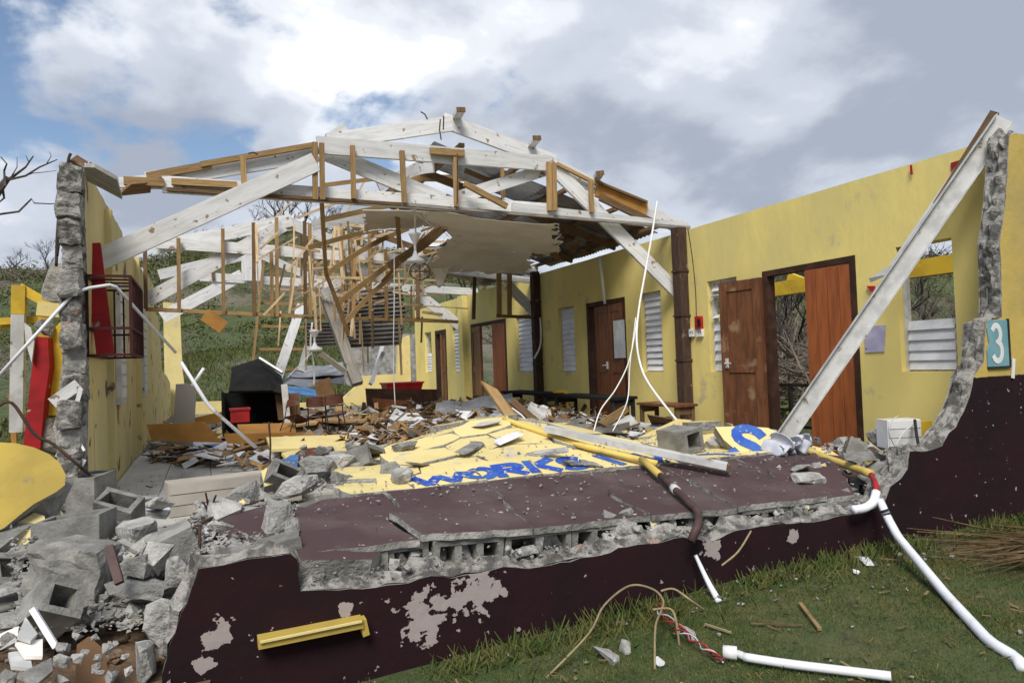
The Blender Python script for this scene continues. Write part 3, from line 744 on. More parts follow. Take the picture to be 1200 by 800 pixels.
# the propped fragment with the last letter
c0 = at(873, 520, y=5.0); ax_ = (at(925, 527, y=4.75)-at(838, 500, y=5.2)).normalized()
nrm = V((-.25, -.78, .58)); nrm = (nrm-ax_*nrm.dot(ax_)).normalized(); up_ = nrm.cross(ax_)
if up_.z < 0: up_ = -up_
PU = [(838, 500), (848, 515), (866, 530), (880, 537), (905, 541), (934, 527), (926, 519), (912, 507), (900, 501), (868, 499)]
cm = at(880, 520, y=4.42); px = [at_plane(u, v, cm, nrm) for u, v in PU]
pf = thing('propped_fragment', 'tilted yellow wall fragment bearing a blue letter S, propped on the fallen wall', 'wall fragment', (cm.x, cm.y, cm.z-.2))
b = MB(); b.plate(px, -nrm*.10, 0, 1); b.obj('slab', [M['paleyellow'], M['concrete']], pf)
b = MB(); cc = at_plane(876, 520, cm, nrm)
for k, qd in enumerate(stroke_quads([((a-.4)*.42, (c-.5)*.36) for a, c in glyph('S')[0]], .085)):
    b0 = b.add([cc + ax_*u + up_*v_ + nrm*(.006+k*.0001) for u, v_ in qd]); b.face(range(b0, b0+4))
b.obj('letter', M['blue'], pf)

# hollow blocks laid bare along the underside of the fallen wall
for k in range(9):
    x = .82+k*.405
    if k == 4: continue
    zt = slab_z(x, 3.4)-.030; tx = atan2(slab_z(x+.2, 3.4)-slab_z(x-.2, 3.4), .4)
    c = MB(); X_ = V((cos(tx), 0, sin(tx))); Z_ = V((-sin(tx), 0, cos(tx)))
    T_ = min(.15, max(.085, zt-.035+.02))
    block_mesh(c, V((x, 3.46+RND.uniform(-.02, .02), zt-T_/2-.004)), X_, Z_, V((0, 1, 0)), .396, .2, T_, cores=3 if k % 2 else 2)
    for p in c.v: p += V([mnoise.noise((p.x*19+a, p.y*19, p.z*19+a)) for a in (0, 5, 9)])*.014
    c.obj('block', M['block'], fs)
    for q_ in range(3):
        if RND.random() < .45: d_ = MB(); hull(d_, (x-.13+q_*.13, 3.44+RND.uniform(-.04, .02), zt-T_*.6), (.09, .1, T_*.7), 14); d_.obj('mortar', M['rubble'], fs)
    if k < 8:
        c = MB(); hull(c, (x+.06, 3.47, zt-T_/2-.006), (.09, .16, T_*.72), 12); c.obj('mortar', M['rubble'], fs)
c = MB(); c.box((.60, 3.47, .12), (.40, .22, .16)); c.obj('block', M['block'], fs)

# ---------------------------------------------------------------- roof trusses
def board(name, mt, u0, v0, u1, v1, Y, wid, thk=.045, parent=None, label=None, cat=None, group=None, Y1=None, nrm=(0, 1, 0), cut=(0, 0), taper=1.0, plane='y'):
    Y1 = Y if Y1 is None else Y1
    k0, k1 = {plane: Y}, {plane: Y1}
    b = MB(); b.bar(at(u0, v0, **k0), at(u1, v1, **k1), wid, thk, nrm, 0, cut[0], cut[1], taper)
    o = b.obj(name, M[mt], parent)
    if label and not parent: tag(o, label, cat, group)
    return o
t1 = thing('roof_truss', 'nearest broken white roof truss on the timber post, brown nailers still fixed to it', 'roof truss', (2.5, 7.6, 2.9))
for a in (('rafter', 'whitewood', 172, 212, 372, 180, 7.66, .17), ('rafter', 'whitewood', 150, 214, 368, 186, 7.72, .10), ('rafter', 'whitewood', 384, 166, 529, 145, 7.72, .18), ('rafter', 'whitewood', 519, 141, 650, 190, 7.77, .19), ('rafter', 'whitewood', 640, 190, 806, 271, 7.70, .19),
          ('collar_beam', 'whitewood', 371, 170, 645, 192, 7.56, .19), ('bottom_chord', 'whitewood', 190, 216, 650, 247, 7.60, .17), ('bottom_chord', 'whitewood', 600, 243, 806, 266, 7.55, .11),
          ('brace', 'whitewood', 116, 305, 370, 190, 7.48, .20), ('brace', 'whitewood', 380, 178, 520, 236, 7.70, .19), ('brace', 'whitewood', 535, 232, 640, 199, 7.66, .15),
          ('brace', 'whitewood', 648, 196, 797, 346, 7.66, .19), ('strut', 'whitewood', 140, 214, 200, 216, 7.64, .10),
          ('chord_edge', 'greywood', 470, 239.5, 808, 267, 7.535, .035), ('chord_edge', 'darkwood', 197, 222, 470, 239.5, 7.535, .035),
          ('nailer', 'rawwood', 172, 207, 247, 193, 7.60, .075), ('nailer', 'rawwood', 235, 193, 368, 170, 7.585, .055), ('nailer', 'rawwood', 145, 212, 192, 214, 7.56, .08), ('nailer', 'rawwood', 201, 213, 278, 217, 7.54, .065), ('nailer', 'darkwood', 195, 222, 282, 225.5, 7.58, .03),
          ('stud', 'rawwood', 284, 183, 287, 223, 7.52, .055), ('stud', 'rawwood', 369, 167, 369.5, 234, 7.50, .055), ('stud', 'rawwood', 377, 168, 378, 234, 7.46, .05), ('stud', 'rawwood', 413, 171, 414.5, 233, 7.5, .05),
          ('stud', 'rawwood', 471, 177, 474, 238, 7.5, .055), ('stud', 'rawwood', 533, 182, 535, 242, 7.5, .05), ('stud', 'rawwood', 588, 188, 589.5, 232, 7.9, .04), ('stud', 'rawwood', 643, 190, 644, 247, 7.50, .055), ('stud', 'rawwood', 649, 191, 650, 247, 7.47, .055),
          ('stud', 'rawwood', 692, 212, 693.5, 249, 7.5, .055), ('packing_block', 'rawwood', 504, 177, 544, 180, 7.49, .075), ('nailer', 'rawwood', 544, 215, 594, 242, 7.43, .065), ('nailer', 'rawwood', 652, 192, 700, 216, 7.62, .04),
          ('nailer', 'darkwood', 697, 212, 758, 237, 7.60, .03), ('fascia_board', 'orange', 699, 222, 757, 246, 7.66, .19), ('fascia_board', 'darkwood', 703, 231, 770, 263, 7.60, .09),
          ('rafter_end', 'whitewood', 386, 166, 406, 151, 7.80, .15)):
    o = board(*a, parent=t1)
    if a[0] == 'fascia_board' and a[1] == 'orange': o['label'] = 'bare orange brown fascia board'
for (u, v, dx, dy, l) in ((533, 141, 7, -12, .16), (620, 174, 9, -12, .13), (697, 212, 6, -9, .09)):
    p0 = at(u, v, y=7.85); p1 = at(u+dx, v+dy, y=7.5); b = MB(); b.bar(p0, p1, .10, .05, (0, .3, 1)); o = b.obj('purlin_end', M['whitewood'], t1)
    c = MB(); d = (p1-p0).normalized(); c.bar(p1+d*.001, p1+d*.02, .105, .055, (0, .3, 1)); c.obj('broken_end', M['darkwood'], o)
for pts in ([(535, 240), (536, 236), (536, 180)], [(516, 140), (515, 152), (517, 164)], [(520, 136), (519.5, 152)], [(493, 131), (498, 134), (501, 140)], [(291, 180), (297, 178.5), (302, 181)]):
    b = MB(); b.tube([at(u, v, y=7.4) for u, v in pts], .008, 5); b.obj('hoop_iron', M['steel'], t1)

t2 = thing('roof_truss', 'middle white roof truss with a brown stud frame hanging under it', 'roof truss', (2.5, 12, 2.9))
for a in (('rafter', 'whitewood', 178, 291, 342, 258, 12.05, .21), ('rafter', 'whitewood', 334, 259, 446, 306, 12.1, .19), ('bottom_chord', 'whitewood', 182, 284, 452, 303, 11.95, .18), ('bottom_chord', 'whitewood', 450, 302, 630, 318, 11.98, .17),
          ('brace', 'whitewood', 172, 352, 332, 264, 12.02, .22), ('brace', 'whitewood', 594, 333, 629, 368, 12.0, .2),
          ('ceiling_rail', 'rawwood', 168, 362, 362, 371, 11.9, .06), ('ceiling_rail', 'rawwood', 356, 371, 536, 377, 11.9, .055), ('ceiling_rail', 'darkwood', 582, 370, 633, 372, 11.88, .06),
          ('stud', 'rawwood', 584.5, 296, 585, 370, 11.9, .09), ('stud', 'rawwood', 597, 298, 597, 370, 11.86, .085), ('rafter', 'whitewood', 456, 308, 632, 330, 12.2, .12)):
    board(*a, parent=t2)
for i, (u, v0, v1) in enumerate(((170, 291, 364), (209, 279, 366), (261, 268, 368), (297, 261, 370), (324, 255, 371), (318, 296, 371), (357, 259, 372), (363, 262, 372), (400, 262, 374), (412, 290, 374), (433, 268, 374), (452, 292, 376))):
    board('stud', 'rawwood' if i % 3 else 'darkwood', u, v0, u+1, v1, 11.86, .055, parent=t2)
t3 = thing('roof_truss', 'farthest white roof truss leaning near the back of the hall', 'roof truss', (2.5, 16.4, 2.9))
for a in (('rafter', 'whitewood', 186, 322, 300, 296, 16.4, .22), ('rafter', 'whitewood', 300, 296, 402, 342, 16.45, .18), ('bottom_chord', 'whitewood', 234, 324, 440, 336, 16.35, .19), ('bottom_chord', 'whitewood', 436, 335, 560, 342, 16.3, .18),
          ('brace', 'whitewood', 190, 372, 284, 322, 16.38, .26), ('brace', 'whitewood', 481, 338, 546, 387, 16.3, .26), ('gusset_board', 'whitewood', 294.5, 298, 295, 329, 16.2, .42),
          ('stud', 'darkwood', 249, 316, 250, 328, 16.3, .06), ('stud', 'darkwood', 489.5, 300, 490, 375, 16.1, .09), ('stud', 'darkwood', 557, 284, 555, 374, 14.2, .075), ('stud', 'darkwood', 568, 318, 567.5, 372, 15.5, .08),
          ('ceiling_rail', 'darkwood', 470, 373, 537, 377, 16.1, .07), ('ceiling_rail', 'rawwood', 305, 355, 372, 357, 16.1, .07), ('ceiling_rail', 'rawwood', 304, 382, 360, 383, 16.1, .06),
          ('ceiling_rail', 'rawwood', 300, 409, 356, 409, 16.1, .06), ('ceiling_rail', 'rawwood', 297, 434, 352, 432, 16.1, .06), ('stud', 'rawwood', 309, 305, 295, 436, 16.0, .055)):
    board(*a, parent=t3)

# loose lumber hanging in a tangle under the ridge
LUM = 'loose timbers hanging in a tangle under the ridge'
tang = [('long thin brown stick hanging straight down from the nearest truss', 377, 236, 382, 322, 7.7, 9.0, .045, 'rawwood'), ('brown stick hanging askew below the long hanging stick', 381, 318, 408, 392, 9.0, 9.4, .05, 'rawwood'),
        ('bowed brown board rising towards the ridge from the left', 377, 258, 470, 238, 9, 10, .07, 'rawwood'), ('long bowed brown board crossing under the white boards', 362, 290, 470, 262, 10, 11, .07, 'rawwood'),
        ('brown board sloping from the fan down to the left', 384, 320, 478, 268, 9.5, 10.5, .07, 'rawwood'), ('brown board sloping below the fan, lower of the pair', 396, 355, 470, 300, 10, 11, .08, 'rawwood'),
        ('brown board sloping lowest towards the hanging iron sheets', 404, 378, 462, 322, 10, 11, .07, 'rawwood'), ('short brown prop crossing the sloping boards', 414, 316, 436, 345, 10.6, 10.6, .06, 'rawwood'),
        ('splintered brown board fanning down from the torn ceiling', 455, 312, 535, 254, 9.2, 8.6, .11, 'darkwood'), ('second splintered board in the fan under the torn ceiling', 470, 305, 530, 258, 9.6, 8.7, .08, 'darkwood'), ('third thin splintered strip under the torn ceiling', 448, 330, 520, 262, 10.2, 8.9, .05, 'rawwood'),
        ('brown lath across the gap under the collar beam', 381, 217, 446, 209, 8.6, 8.9, .055, 'rawwood'), ('long brown purlin seen through the truss', 478, 208, 604, 205, 9.4, 9.2, .10, 'rawwood'), ('brown rafter seen under the roof edge at the right', 545, 200, 583, 216, 8.6, 8.8, .07, 'darkwood'),
        ('upright brown stick in front of the hanging iron sheets', 416, 300, 414, 372, 10.5, 10.5, .05, 'rawwood'), ('vertical splinter hanging beside the white fan', 465, 246, 468, 290, 8.8, 9.2, .06, 'rawwood'), ('curved lath under the far ceiling edge', 505, 310, 572, 316, 12, 12.4, .05, 'darkwood'),
        ('white board at the left of the tangle', 366, 264, 462, 261, 11, 11.2, .16, 'whitewood'), ('white plank poking up behind the collar beam', 443, 218, 508, 186, 9.2, 9.6, .15, 'whitewood'), ('white plank end pointing under the ridge', 478, 203, 508, 196, 9.0, 8.6, .14, 'whitewood'),
        ('grey plank sloping behind the sloping brown boards', 402, 312, 458, 330, 12.4, 12, .16, 'whitewood'), ('white plank dangling near the second fan', 378, 345, 400, 326, 10.8, 10.8, .14, 'whitewood')]
for lab, u0, v0, u1, v1, Y0, Y1, wd, mt in tang:
    b = MB(); p0 = at(u0, v0, y=Y0); p1 = at(u1, v1, y=Y1); k = 6; bow = RND.uniform(-.05, .08)
    pts = [p0.lerp(p1, i/k) + V((0, 0, bow*sin(pi*i/k))) for i in range(k+1)]
    for a, c in zip(pts, pts[1:]): b.bar(a, c + (c-a)*.02, wd, .03, (0, 1, .2))
    tag(b.obj('loose_timber', M[mt]), lab, 'timber', LUM)
# more broken lath in the tangle that nobody could tell one from another
r2 = random.Random(5); b = MB()
for i in range(150):
    u = min(495, max(300, r2.gauss(410, 55))); v = r2.uniform(255, 375); a = r2.choice((r2.gauss(0.05, .1), r2.gauss(1.55, .08), r2.gauss(1.55, .08), r2.gauss(-.6, .3))); l = r2.uniform(22, 70)
    y0 = r2.uniform(10.5, 14); b.bar(at(u, v, y=y0), at(u+l*cos(a), v+l*sin(a), y=y0+r2.uniform(-.5, .5)), r2.uniform(.02, .045), .02, (0, 1, 0))
tag(b.obj('splintered_lath', M['palelath']), 'broken brown lath tangled under the fallen ridge', 'lath', kind='stuff')

# roof: what is left of the corrugated sheets on the right-hand slope
def corr(mb, P, n=14, amp=.012, nv=3, thk=.002, sag=0.0, m=0, crump=0.0, sd=0):
    """corrugated sheet on four corners; ribs run from P0-P1 edge to P3-P2 edge"""
    A, B, C, D = [V(p) for p in P]; nr = (B-A).cross(D-A).normalized()
    def fn(u, v):
        p = A.lerp(B, u).lerp(D.lerp(C, u), v)
        return p + nr*(amp*sin(u*n*2*pi) - sag*sin(pi*v)*sin(pi*u) + crump*mnoise.noise((p.x*2.2+sd, p.y*2.2, p.z*2.2)))
    mb.sheet(fn, n*6, nv, thk, m)
RS = lambda x, y: V((x, y, 4.06-(x-2.5)*.30))
rf = thing('roof_slope', 'remaining corrugated roof slope over the right wall, holed and stained', 'roof', (4.5, 11, 3.2))
for k in range(9):
    y0 = 8.35+k*.86
    for j, (x0, x1) in enumerate(((2.75, 4.45), (4.35, 6.2))):
        if (k, j) in ((1, 0), (4, 0), (5, 0), (6, 0), (7, 0), (8, 0), (4, 1), (8, 1)): continue
        b = MB(); corr(b, [RS(x0, y0), RS(x0, y0+.9), RS(x1, y0+.9), RS(x1, y0)], 9, .011, 3, sag=.02+.03*RND.random(), crump=.03, sd=k)
        b.obj('roof_sheet', M['oldmetal' if (k+j) % 2 else 'metal'], rf)
for x in (3.0, 3.75, 4.5, 5.25, 5.95):
    b = MB(); b.bar(RS(x, 8.0)-V((0, 0, .05)), RS(x, 14.8 if x > 4 else 11.2)-V((0, 0, .05)), .07, .05, (0, 0, 1)); b.obj('purlin', M['darkwood'], rf)
for y in (9.2, 10.6, 13.4):
    b = MB(); b.bar(RS(2.7, y)-V((0, 0, .13)), RS(6.0, y)-V((0, 0, .13)), .11, .045, (0, 1, 0)); b.obj('rafter', M['darkwood'], rf)
# ceiling boards that hang under the trusses
CB = 'ceiling boards hanging under the trusses'
def csheet(lab, P, sag, crump, sd, mt='ceiling'):
    A, B, C, D = [V(p) for p in P]
    def fn(u, v):
        p = A.lerp(B, u).lerp(D.lerp(C, u), v); e = 1.0
        q = p - V((0, 0, sag*v*v)) + V((0, 0, crump*mnoise.noise((p.x*1.6+sd, p.y*1.6, sd))))
        if v > .95 or u > .95: q += V((.10*mnoise.noise((p.x*5, p.y*5, sd+2)), .16*mnoise.noise((p.x*6, p.y*6, sd)), 0))
        return q
    b = MB(); b.sheet(fn, 34, 24, .010, 0, lambda u, v: min(u*1.4, 1-u, (1-v)*.9)+.10*mnoise.noise((u*7+sd, v*7, sd))+.05*mnoise.noise((u*19, v*19, sd)) < .035); tag(b.obj('ceiling_board', M[mt]), lab, 'ceiling board', CB)
csheet('broad pale ceiling board sagging under the nearest truss', [at(482, 247, y=7.75), at(655, 262, y=7.75), at(655, 297, y=9.6), at(535, 281, y=9.8)], .05, .04, 1)
csheet('brownish ceiling board hanging steeply below the broad pale one', [at(534, 263, y=9.5), at(640, 293, y=9.7), at(616, 314, y=11), at(492, 312, y=11)], .10, .05, 2)
csheet('grey ceiling board at the left of the white fan', [at(425, 246, y=8.8), at(483, 247, y=8.2), at(532, 262, y=9.6), at(424, 268, y=10.5)], .03, .04, 3)
csheet('torn strip of ceiling board dangling to a point', [at(503, 306, y=10.8), at(530, 309, y=10.8), at(517, 336, y=10.9), at(513, 336, y=10.9)], .0, .03, 4)
b = MB(); 
for i in range(26):
    p = at(RND.uniform(630, 692), RND.uniform(272, 298), y=9.5+RND.uniform(-.3, .3)); hull(b, p, (.22, .2, .07), 8)
tag(b.obj('torn_matting', M['terracotta']), 'ragged brown shreds along the torn ceiling edge', 'shreds', kind='stuff')

# hanging dark corrugated sheets at the middle
HS = 'dark corrugated sheets hanging in the middle of the hall'
for lab, q in (('upper dark iron sheet hanging in the tangle', [(392, 343), (470, 334), (476, 368), (392, 374)]), ('lower dark iron sheet hanging with its ribs level', [(398, 372), (474, 368), (470, 404), (398, 408)]), ('dark iron sheet hanging left behind the grey log', [(356, 378), (408, 376), (410, 404), (360, 406)])):
    b = MB(); P_ = [at(u, v, y=13.2) for u, v in q]; corr(b, [P_[0], P_[3], P_[2], P_[1]], 7, .016, 4, crump=.08, sd=RND.random()*9)
    tag(b.obj('iron_sheet', M['oldmetal']), lab, 'iron sheet', HS)

# ceiling fans
def fan(lab, u, v0, v1, Y, blades, s=1.0):
    p0 = at(u, v0, y=Y); p1 = at(u, v1, y=Y); o = thing('ceiling_fan', lab, 'ceiling fan', (p1.x, p1.y, p1.z)); 
    def lathe(name, prof_, m='white'):
        b = MB(); n = 16; R_ = []
        for r, z_ in prof_: R_.append(b.add([(p1.x+r*cos(2*pi*k/n), p1.y+r*sin(2*pi*k/n), z_) for k in range(n)]))
        for a, c in zip(R_, R_[1:]):
            for k in range(n): b.face((a+k, a+(k+1) % n, c+(k+1) % n, c+k))
        return b.obj(name, M[m], o, smooth=True)
    h = p0.z-p1.z
    lathe('canopy', [(.005, p0.z), (.10*s, p0.z-.02*s), (.085*s, p0.z-.05*s), (.02*s, p0.z-h*.42)]); lathe('rod', [(.02*s, p0.z-h*.36), (.02*s, p1.z+h*.36)])
    lathe('motor', [(.02*s, p1.z+h*.38), (.05*s, p1.z+h*.22), (.13*s, p1.z+.05*s), (.15*s, p1.z+.015*s), (.13*s, p1.z), (.03*s, p1.z-.01)])
    for (a, l, dz) in blades:
        b = MB(); d = V((cos(a), sin(a), dz)).normalized(); b.bar(V((p1.x, p1.y, p1.z+.02))+d*.12*s, V((p1.x, p1.y, p1.z+.02))+d*l, .12, .008, (0, .3, 1)); b.obj('blade', M['white'], o)
    return o
f1 = fan('white ceiling fan without blades hanging from the middle of the nearest truss', 487, 272, 308, 8.3, [], .82)
c = MB(); c.tube([at(487, 240, y=7.6), at(486, 256, y=8.0), at(487, 273, y=8.3)], .012, 5); c.obj('rod', M['white'], f1)
pts = [at(492+12*cos(a), 318+10*sin(a), y=8.35) for a in [k*2*pi/20 for k in range(21)]]; c = MB(); c.tube(pts, .008, 5); c.tube([at(480, 318, y=8.35), at(504, 318, y=8.35)], .007, 4); c.tube([at(492, 308, y=8.35), at(492, 328, y=8.35)], .007, 4); c.obj('guard_ring', M['steel'], f1)
fan('fallen white ceiling fan hanging low with drooping blades', 369, 386, 411, 9.0, [(3.6, .55, -.85), (.2, .5, -.75)], .7)
fan('small white ceiling fan far back among the hanging timbers', 405, 312, 329, 12.6, [(3.5, .6, -.5)], .7)

# timbers and pipes that lean or lie at the back of the hall
for lab, mt, u0, v0, u1, v1, Y0, Y1, wd, th in (
        ('long white board leaning at the back left of the iron sheets', 'whitewood', 325, 442, 353, 358, 13.5, 15.5, .18, .05), ('white board leaning close beside the fallen fan', 'whitewood', 352, 435, 367, 384, 13, 13.4, .12, .05),
        ('thick grey weathered log leaning through the middle of the hall', 'greywood', 381, 345, 419, 450, 11.5, 10.8, .17, .15), ('white pipe leaning against the back gap', 'pvc', 436, 447, 456, 378, 14, 15, .07, .06),
        ('white rail leaning steeply behind the maroon boards', 'pvc', 434, 450, 449, 413, 13, 13.5, .07, .05), ('stubby orange block hanging from the stud frame', 'orange', 240, 368, 262, 384, 11.9, 11.9, .22, .06)):
    b = MB(); b.bar(at(u0, v0, y=Y0), at(u1, v1, y=Y1), wd, th, (0, 1, 0)); tag(b.obj('leaning_board', M[mt]), lab, 'board')

# ---------------------------------------------------------------- back of the hall and the yard beyond it
b = MB(); d = []
bp = [(-1.02, -.3), (-1.02, 3.05), (-.62, 3.0), (-.58, 1.2), (-.5, .32), (1.2, .28), (2.4, .12), (3.7, .2), (4.05, .5), (4.3, .84), (5.36, .86), (5.42, 1.9), (5.79, 2.05), (5.79, -.3)]
bw = thing('back_wall', 'low remains of the yellow back wall, taller at both ends', 'wall', (2.5, 20.7, 0))
n = len(bp); a0 = b.add([(x, 20.62, z) for x, z in bp]); a1 = b.add([(x, 20.8, z) for x, z in bp])
b.face(range(a0, a0+n)[::-1]); b.face(range(a1, a1+n))
for i in range(n): j = (i+1) % n; b.face((a0+i, a0+j, a1+j, a1+i))
b.obj('plaster', M['paleyellow'], bw)
b = MB(); p0, p1 = at(424, 400, y=30), at(478, 445, y=30); b.box(((p0.x+p1.x)/2, 30, (p0.z+p1.z)/2), (p1.x-p0.x+1.6, .2, p0.z-p1.z+.6)); tag(b.obj('grey_wall', M['concrete']), 'grey block wall out in the yard behind the low back wall', 'wall')

# veranda outside the right wall: yellow beams on posts, black railing
vz = at(1090, 313, x=7.7).z
for k, (y0, y1, lab) in enumerate(((1.0, 4.4, 'yellow veranda beam seen through the open window'), (4.45, 8.5, 'yellow veranda beam seen through the near doorway'), (13.0, 17.5, 'yellow veranda beam outside the far doorways'))):
    b = MB(); b.bar((7.7, y0, vz), (7.7, y1, vz), .20, .14, (1, 0, 0)); tag(b.obj('veranda_beam', M['yellow_out']), lab, 'beam', 'yellow beams of the veranda')
b = MB(); b.bar(at(925, 324, x=7.9), at(948, 333, x=7.9), .12, .08, (1, 0, 0)); tag(b.obj('veranda_brace', M['yellow_out']), 'short slanting yellow brace above the beam in the doorway', 'beam')
for y, lab in ((4.42, 'yellow veranda post hidden behind the orange door'), (8.9, 'yellow veranda post beyond the folded door')):
    b = MB(); b.box((7.7, y, .75), (.15, .15, 2.0)); tag(b.obj('veranda_post', M['yellow_out']), lab, 'post')
rl = thing('veranda_railing', 'black metal railing outside the near doorway', 'railing', (7.4, 6.2, 0))
for z_ in (.66, .32, .1):
    b = MB(); b.bar((7.3, 4.6, z_), (7.3, 8.4, z_), .04, .04, (1, 0, 0)); b.obj('rail', M['blackmetal'], rl)
for y in (4.8, 5.9, 7.0, 8.1):
    b = MB(); b.bar((7.3, y, -.3), (7.3, y, .68), .045, .045, (1, 0, 0)); b.obj('post', M['blackmetal'], rl)
for k, (y, x) in enumerate(((6.1, 8.6), (7.2, 9.1))):
    b = MB(); corr(b, [(x, y-.7, -.05), (x, y+.7, 0), (x+1.1, y+.8, .15), (x+1.1, y-.7, .1)], 8, .012, 3, crump=.12, sd=k); tag(b.obj('iron_sheet', M['metal']), ('crumpled iron sheet on the grass beyond the railing', 'second iron sheet lying past the railing, further off')[k], 'iron sheet')

# far white house through the window
hp = at(1094, 347, x=76); hp.z = gz(hp.x, hp.y); hp2 = at(1094, 350, x=76)
hs = thing('white_house', 'small white house far off through the open window', 'house', (hp.x, hp.y, hp2.z))
zb = hp2.z
def hbox(nm, mt, c, s, par, rz=-.62):
    b = MB(); R = Matrix.Rotation(rz, 3, 'Z'); o_ = R @ V(c); b.box((hp.x+o_.x, hp.y+o_.y, zb+o_.z), s, rz); return b.obj(nm, M[mt], par)
hbox('wall', 'cream', (0, 0, .6), (5.4, 4, 3.6), hs)
hbox('roof', 'roofgrey', (0, 0, 2.5), (6.0, 4.6, .2), hs)
for x in (-1.6, -.2, 1.5): hbox('window', 'glassdark', (x, -2.03, 1.3), (.6, .06, .9), hs)

# ---------------------------------------------------------------- bare trees and scrub
def grow(mb, p, d, l, r, depth, rnd, spread=.55, kids=(2, 3), up=.15):
    k = 3; pts = [p]; q = p.copy(); dd = d.copy()
    for i in range(k):
        dd = (dd + V((rnd.gauss(0, .14), rnd.gauss(0, .14), rnd.gauss(0, .08)+up*.2))).normalized(); q = q + dd*l/k; pts.append(q.copy())
    mb.tube(pts, r, 5 if depth > 2 else 3, r1=r*.62, cap=False)
    if depth <= 0: return
    for i in range(rnd.randint(*kids)):
        s = rnd.uniform(.45, 1); a = p.lerp(q, s)
        nd = (dd + V((rnd.gauss(0, spread), rnd.gauss(0, spread), rnd.gauss(0, spread*.7)+up))).normalized()
        grow(mb, a, nd, l*rnd.uniform(.55, .8), r*.55, depth-1, rnd, spread, kids, up)
def tree_parts(seed, h, r, depth=4, spread=.5, kids=(2, 4)):
    rnd = random.Random(seed); tk = MB(); pts = []; p = V((0, 0, -.4)); d = V((rnd.gauss(0, .12), rnd.gauss(0, .12), 1)).normalized()
    for i in range(6): pts.append(p.copy()); d = (d+V((rnd.gauss(0, .1), rnd.gauss(0, .1), .1))).normalized(); p = p + d*h*.6/5
    tk.tube(pts, r, 7, r1=r*.5); cr_ = MB()
    for i in range(rnd.randint(5, 8)):
        a = pts[rnd.randint(2, 5)]; nd = V((rnd.gauss(0, .7), rnd.gauss(0, .7), rnd.uniform(.3, 1))).normalized()
        grow(cr_, a, nd, h*rnd.uniform(.2, .34), r*.42, depth-2, rnd, spread, kids)
    return tk.mesh('trunk', M['bark'], V((0, 0, 0))), cr_.mesh('crown', M['bark'], V((0, 0, 0)))
TP = [tree_parts(s, h, r, dp) for s, h, r, dp in ((1, 7, .2, 4), (2, 9, .24, 5), (3, 6, .16, 4), (4, 8, .2, 5), (5, 5, .13, 4))]
def tree(x, y, k, lab, grp, sc_=1.0, z=None):
    o = thing('bare_tree', lab, 'tree', (x, y, gz(x, y) if z is None else z), grp)
    o.rotation_euler = (RND.gauss(0, .08), RND.gauss(0, .08), RND.uniform(0, 6.28)); o.scale = (sc_,)*3
    for nm, me in zip(('trunk', 'crown'), TP[k]):
        c = bpy.data.objects.new(nm, me); COL.objects.link(c); c.parent = o
    return o
GC = 'storm-stripped trees along the hill crest'
def ray_xy(u, r): 
    az = YAW + math.atan((u-600)/FPX); return r*sin(az), r*cos(az)
for i, (u, r, k, s) in enumerate(((28, 112, 1, .7), (62, 108, 3, .8), (92, 110, 2, .9), (10, 105, 4, .8), (200, 112, 0, .8), (236, 116, 2, 1), (262, 110, 4, 1), (300, 118, 3, .8), (318, 115, 1, 1.0), (336, 112, 0, 1.1), (346, 117, 3, 1.0), (356, 113, 1, .9), (372, 116, 2, 1), (384, 111, 0, .9), (404, 114, 3, .8))):
    x, y = ray_xy(u, r); tree(x, y, k, 'bare storm-stripped tree on the hill crest %s' % ('beside the broken side wall' if u < 150 else 'above the left end of the truss' if u < 310 else 'below the middle of the truss'), GC, s*.85)
for u, r, k, s, lab in ((862, 27, 0, .8, 'bare treetop rising behind the yellow wall at the roof end'), (800, 34, 4, 1.25, 'thin bare treetop showing over the end of the roof')):
    x, y = ray_xy(u, r); tree(x, y, k, lab, None, s)
GW = 'dead trees standing beyond the doors and windows'
for i, (u, r, k, s) in enumerate(((905, 17, 1, .42), (935, 16, 2, .55), (928, 21, 3, .5), (1065, 26, 4, .9), (1078, 40, 1, .6), (1100, 44, 2, .7), (1112, 36, 0, .5), (585, 34, 2, .8), (516, 40, 1, .8), (700, 30, 3, .5))):
    x, y = ray_xy(u, r); tree(x, y, k, ('dead grey tree seen through the near doorway' if u < 960 and u > 880 else 'dead grey tree seen through the open window' if u > 1000 else 'dead grey tree seen past the far end of the wall'), GW, s)
# near branch at the left edge of the photograph
lt = thing('broken_tree', 'bare dark tree reaching thin branches in from the left edge', 'tree', (-3.9, 8.6, -.4))
b = MB(); tk = [at(-60, 520, y=9), at(-48, 330, y=9), at(-25, 260, y=9), at(0, 221, y=9), at(10, 208, y=9)]; b.tube(tk, .07, 7, r1=.03); b.obj('trunk', M['bark'], lt)
for pts, r in (([(2, 216), (18, 205), (30, 196), (39, 183)], .018), ([(8, 211), (30, 206), (46, 196), (60, 190), (67, 187)], .014), ([(0, 224), (6, 218), (5, 200), (8, 192), (1, 184)], .016), ([(3, 222), (5, 232), (-2, 238)], .016),
               ([(-20, 262), (0, 251), (22, 248), (30, 240), (37, 233), (40, 238), (60, 239), (68, 238)], .014), ([(30, 206), (38, 203), (50, 202), (66, 200)], .007), ([(14, 206), (20, 196), (20, 184)], .007), ([(34, 190), (30, 182)], .006), ([(54, 193), (60, 183), (58, 178)], .006)):
    b = MB(); b.tube([at(u, v, y=9+RND.uniform(-.1, .1)) for u, v in pts], r, 5, r1=r*.35); b.obj('branch', M['bark'], lt)

